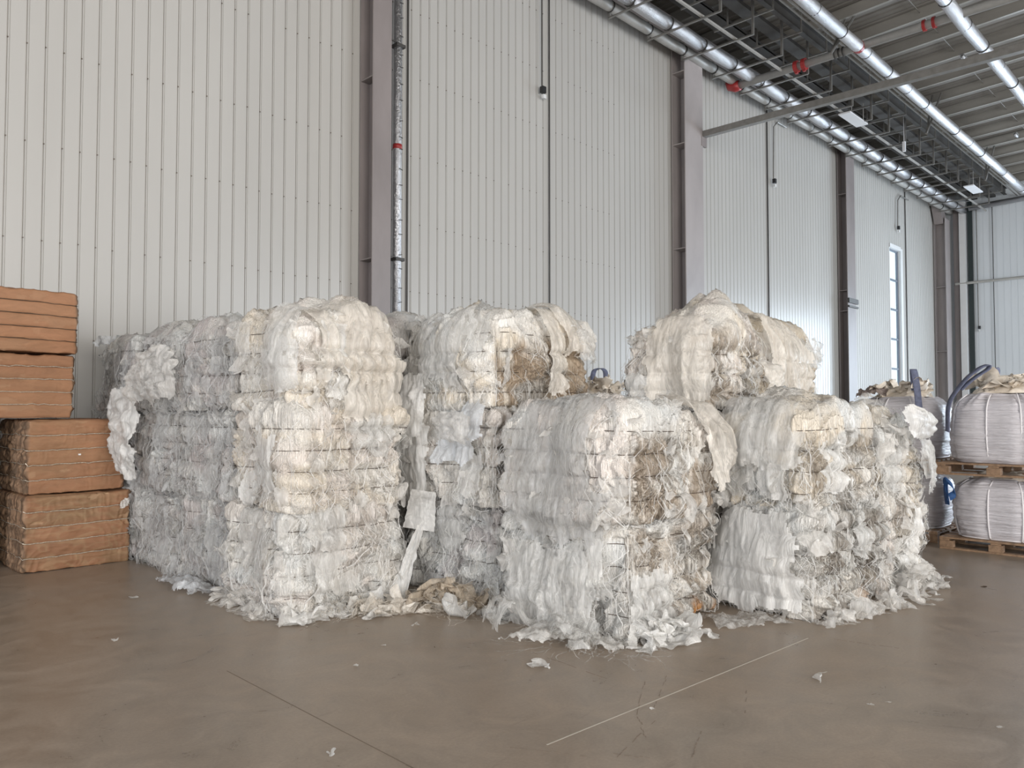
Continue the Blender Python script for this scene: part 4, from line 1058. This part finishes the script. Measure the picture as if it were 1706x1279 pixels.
# lower support out at the left of the upper bales
card_bale(.92, 1.86, 9.25, 10.2, 0, .76, 25, 'cardboard bale on the floor left of the stack, under the overhanging upper bales', True, .6)
card_bale(.92, 1.86, 9.25, 10.2, .77, .74, 26, 'second cardboard bale left of the stack, under the overhanging upper bales', True, .6)
# cardboard boards leaning in the gap
for i, (x, y, L, t, lab) in enumerate(((3.06, 8.98, .62, .16, 'dark cardboard board leaning in the gap right of the cardboard stack'), (3.10, 8.95, .55, .22, 'brown cardboard strip leaning in front of the dark board'))):
    o = MB().box((0, 0, L/2), (.012, .30 - .12*i, L), 0, 0, t).build('cardboard_sheet', M['wood_dark'] if i == 0 else M['wood'], None, False, .003); o.location = (x - .07, y, .012); o.rotation_euler = (0, 0, -.35); tag(o, lab, 'cardboard')
# torn paper on the lower bale's corner
o = hang_sheet('torn_paper', [(2.93, 8.76, .66), (3.05, 8.78, .70), (3.03, 8.76, .58), (2.92, 8.76, .55)], 'sheet_white', 'torn white paper sticking to the right edge of the lowest cardboard bale', 31, .012, .012, .5, .006, .01)
o['category'] = 'paper'

# ------------------------------------------------------------------ bulk bags on pallets
def pallet(x0, x1, y0, y1, z0, label):
    w, d = x1 - x0, y1 - y0
    r = empty('wooden_pallet', ((x0+x1)/2, (y0+y1)/2, z0)); tag(r, label, 'pallet')
    for k in range(3):
        MB().box(((k - 1) * (w/2 - .05), 0, .011), (.1, d, .022)).build('bottom_board', M['wood'], r, False, .003)
        for j in range(3): MB().box(((k - 1) * (w/2 - .05), (j - 1) * (d/2 - .07), .061), (.1, .14, .078)).build('block', M['wood'], r, False, .004)
    for j in range(3): MB().box((0, (j - 1) * (d/2 - .05), .111), (w, .1, .02)).build('stringer_board', M['wood'], r, False, .003)
    for k in range(6): MB().box((-w/2 + .06 + k * (w - .12)/5, 0, .132), (.12, d, .02)).build('deck_board', M['wood'], r, False, .003)
    return r

def bulk_bag(cx, cy, z0, w, d, h, seed, label, seams, loops, neck=True, print_=None, topdark=False, yaw=0):
    root = empty('bulk_bag', (cx, cy, z0), yaw); tag(root, label, 'bag')
    nt_, nz = 150, 70
    th = np.linspace(0, 2*pi, nt_, endpoint=False)
    def ring(t, zf, ex=0.0):
        e = .55
        prof = (.92 + .10 * np.sin(pi * np.clip(zf, 0, 1) ** .85)) * np.where(zf > .72, np.sqrt(np.clip(1 - ((zf - .72)/.30)**2 * .62, 0.02, 1)), 1.0)
        prof = prof * np.where(zf < .05, .95 + zf, 1.0)
        x = np.sign(np.cos(t)) * np.abs(np.cos(t)) ** e; y = np.sign(np.sin(t)) * np.abs(np.sin(t)) ** e
        pinch = 0
        for s in seams: pinch = pinch + np.exp(-((np.angle(np.exp(1j*(t - s)))/.10)**2))
        k = prof * (1 - .035 * pinch)
        return x * k * w/2, y * k * d/2
    T, Z = np.meshgrid(th, np.linspace(0, 1, nz), indexing='ij'); T = T.ravel(); Z = Z.ravel()
    X, Y = ring(T, Z); zz = Z * h
    q = np.stack([np.cos(T)*w/2, np.sin(T)*d/2, zz], 1) + seed*2.3
    n = np.stack([np.cos(T), np.sin(T), 0*T], 1)
    dsp = .014 * fbm(q * (3, 3, 4), 2, seed) + .009 * ridge(q * (2.2, 2.2, 26) + .4 * np.stack([noise(q*3, 1)]*3, 1), 5) + .035*sstep(.7, 1, Z)*ridge(q*(9, 9, 3), 7) + .02 * fbm(q * (1.6, 1.6, 1.2), 2, seed + 4)
    P = np.stack([X, Y, zz], 1) + n * dsp[:, None]
    P[:, 2] -= .03 * sstep(.8, 1, Z) * (1 + noise(q*4, 3))
    i, j = np.meshgrid(np.arange(nt_), np.arange(nz-1), indexing='ij'); i2 = (i+1) % nt_
    F = np.stack([(i*nz+j).ravel(), (i2*nz+j).ravel(), (i2*nz+j+1).ravel(), (i*nz+j+1).ravel()], 1)
    np_mesh('bag_body', P, F, M['bag'], root)
    # lid
    R, T2 = np.meshgrid(np.linspace(0, 1, 30), np.linspace(0, 2*pi, nt_), indexing='ij'); R = R.ravel(); T2 = T2.ravel()
    Xr, Yr = ring(T2, np.ones_like(T2)); q = np.stack([Xr*R, Yr*R, 0*R], 1) + seed
    zt = h - .03 + .10 * (1 - R**2) + .03 * ridge(q*5, 3) + .02 * noise(q*14, 5) * (R < .98)
    zt = np.where(R > .97, P.reshape(nt_, nz, 3)[:, -1, 2].mean(), zt)
    np_mesh('bag_top', np.stack([Xr*R*1.02, Yr*R*1.02, zt], 1), grid_faces(30, nt_), M['bag_dark' if topdark else 'bag_cream'], root)
    # seams
    for s in seams:
        zf = np.linspace(.01, .95, 30); x, y = ring(np.full(30, s), zf)
        MB().tube(np.stack([x*1.015, y*1.015, zf*h], 1), .009, 6).build('corner_seam', M['piping'], root, True)
    xb, yb = ring(th, np.full(nt_, .012)); MB().tube(np.stack([xb*1.01, yb*1.01, 0*xb + .012], 1), .009, 5, closed=True).build('base_seam', M['piping'], root, True)
    if neck:
        rng = np.random.default_rng(seed); pr = []
        for k in range(7):
            pr.append((patch(None, rng, np.array([rng.uniform(-.3, .3)*w, rng.uniform(-.3, .3)*d, h + .06]), .26, .24, .03, .11, np.array([rng.normal()*.3, rng.normal()*.3, 1.0]), 14, 14), grid_faces(14, 14)))
        V, F = merge(pr); np_mesh('gathered_neck', V, F, M['bag_cream'], root)
    for (t0, pts, mat) in loops:
        # webbing ribbon
        mb = MB(); W_ = .042
        P_ = [np.array(p, float) for p in pts]; b = 0
        # densify
        den = []
        for a, c in zip(P_[:-1], P_[1:]):
            for k in range(5): den.append(a + (c - a) * k/5)
        den.append(P_[-1]); den = np.array(den)
        for _ in range(3): den[1:-1] = (den[:-2] + den[1:-1]*2 + den[2:]) / 4
        side = np.array(t0, float); side /= np.linalg.norm(side); tn = np.gradient(den, axis=0); tn /= np.linalg.norm(tn, axis=1)[:, None]
        nr = np.cross(tn, side); nr /= np.linalg.norm(nr, axis=1)[:, None] + 1e-9
        for i_, p in enumerate(den):
            for a, c in ((-1, -1), (1, -1), (1, 1), (-1, 1)): mb.v.append(tuple(p + side * W_ * a + nr[i_] * .004 * c))
        for i_ in range(len(den) - 1):
            o_ = i_*4
            for k in range(4): mb.f.append((o_ + k, o_ + (k+1) % 4, o_ + 4 + (k+1) % 4, o_ + 4 + k))
        mb.build('lifting_loop', M[mat], root, True)
    if print_:
        x, y, z = print_; MB().box((x, y, z), (.004, .07, .045)).box((x, y - .05, z - .004), (.004, .03, .03)).build('print_mark', M['blue_print'], root)
    return root
PX = .5
# front stack at the right edge
sA = pi - radians(52); sB = pi - radians(2.5); sC = pi + radians(15); allS = (sA, sB, sC, radians(-45), radians(0), radians(45), radians(90))
pallet(10.0, 11.1, 1.72, 2.86, 0, 'wooden pallet on the floor under the bulk bags at the right edge')
bulk_bag(10.53, 2.27, .143, 1.02, 1.04, .70, 41, 'lower white bulk bag at the right edge, standing on the floor pallet', allS,
  [((0, .3, 1), [(-.46, .52, .45), (-.50, .54, .62), (-.54, .50, .66), (-.53, .44, .60), (-.50, .42, .50), (-.52, .48, .46)], 'blue_web2'), ((.5, .5, 0), [(-.30, .56, .35), (-.40, .55, .52), (-.46, .53, .66)], 'blue_web2')], neck=False)
pallet(9.98, 11.1, 1.70, 2.88, .865, 'wooden pallet sandwiched between the two bulk bags at the right edge')
bulk_bag(10.53, 2.27, 1.01, 1.0, 1.04, .83, 42, 'upper white bulk bag at the right edge with grey lifting loops raised', allS,
  [((.5, .5, .1), [(-.46, .50, .35), (-.47, .49, .70), (-.42, .30, .98), (-.40, .16, 1.10), (-.36, .08, 1.13), (-.37, .08, 1.08), (-.42, .22, .98), (-.44, .36, .84)], 'blue_web'),
   ((.6, -.6, .1), [(.30, .30, .70), (.28, .22, .92), (.28, .18, 1.06), (.26, .16, 1.13), (.30, .15, 1.08), (.32, .20, .90)], 'blue_web')])
# spout of the upper bag
e = hang_sheet('filling_spout', [(10.2, 2.02, 2.10), (10.2, 1.86, 2.12), (10.2, 1.84, 1.86), (10.2, 2.04, 1.86)], 'sheet_cream', 'cream filling spout standing on the upper bag at the right edge', 51, .02, .02, .1, .012, .06); e['category'] = 'spout'
# second stack, partly behind the pile
pallet(10.35, 11.4, 2.98, 4.05, 0, 'wooden pallet on the floor half hidden behind the right end of the film pile')
bulk_bag(10.88, 3.50, .143, 1.0, 1.04, .70, 43, 'lower bulk bag with a small blue print, half hidden behind the film pile', allS, [], neck=False, print_=(-.525, -.12, .47))
pallet(10.35, 11.4, 2.96, 4.05, .865, 'wooden pallet between the two bags half hidden behind the film pile')
bulk_bag(10.88, 3.50, 1.01, 1.0, 1.04, .80, 44, 'upper bulk bag with a long blue-grey strap and folded top beside the film pile', allS,
  [((.7, -.7, 0), [(-.55, -.36, .45), (-.545, -.34, .68), (-.49, -.31, .86), (-.47, -.28, 1.06), (-.44, -.25, 1.13), (-.40, -.24, 1.06), (-.42, -.26, .85)], 'blue_web')], topdark=False)
hang_sheet('folded_fabric', [(10.7, 4.0, 1.90), (10.6, 3.55, 1.93), (10.38, 3.52, 1.80), (10.4, 4.0, 1.76)], 'bag_dark', 'dark folded bag fabric lying over the half hidden upper bag', 52, .02, .03, .3, .015, .03)['category'] = 'fabric'
# stack far behind, only its loop shows over the low front stack
pallet(9.7, 10.75, 7.55, 8.65, 0, 'wooden pallet on the floor behind the pile, below the bag with the raised loop')
bulk_bag(10.23, 8.1, .143, .98, 1.04, .76, 45, 'lower bulk bag of the stack standing behind the pile near the wall', allS, [], neck=False)
pallet(9.7, 10.75, 7.55, 8.65, .915, 'wooden pallet between the two bags behind the pile near the wall')
bulk_bag(10.23, 8.1, 1.06, .98, 1.04, .85, 46, 'upper bulk bag behind the pile with one dark blue loop raised', allS,
  [((.7, -.6, 0), [(.04, .05, .86), (-.02, .10, 1.10), (.0, .08, 1.24), (.07, -.02, 1.27), (.12, -.07, 1.22), (.12, -.08, 1.05), (.12, -.06, .86)], 'blue_web')])
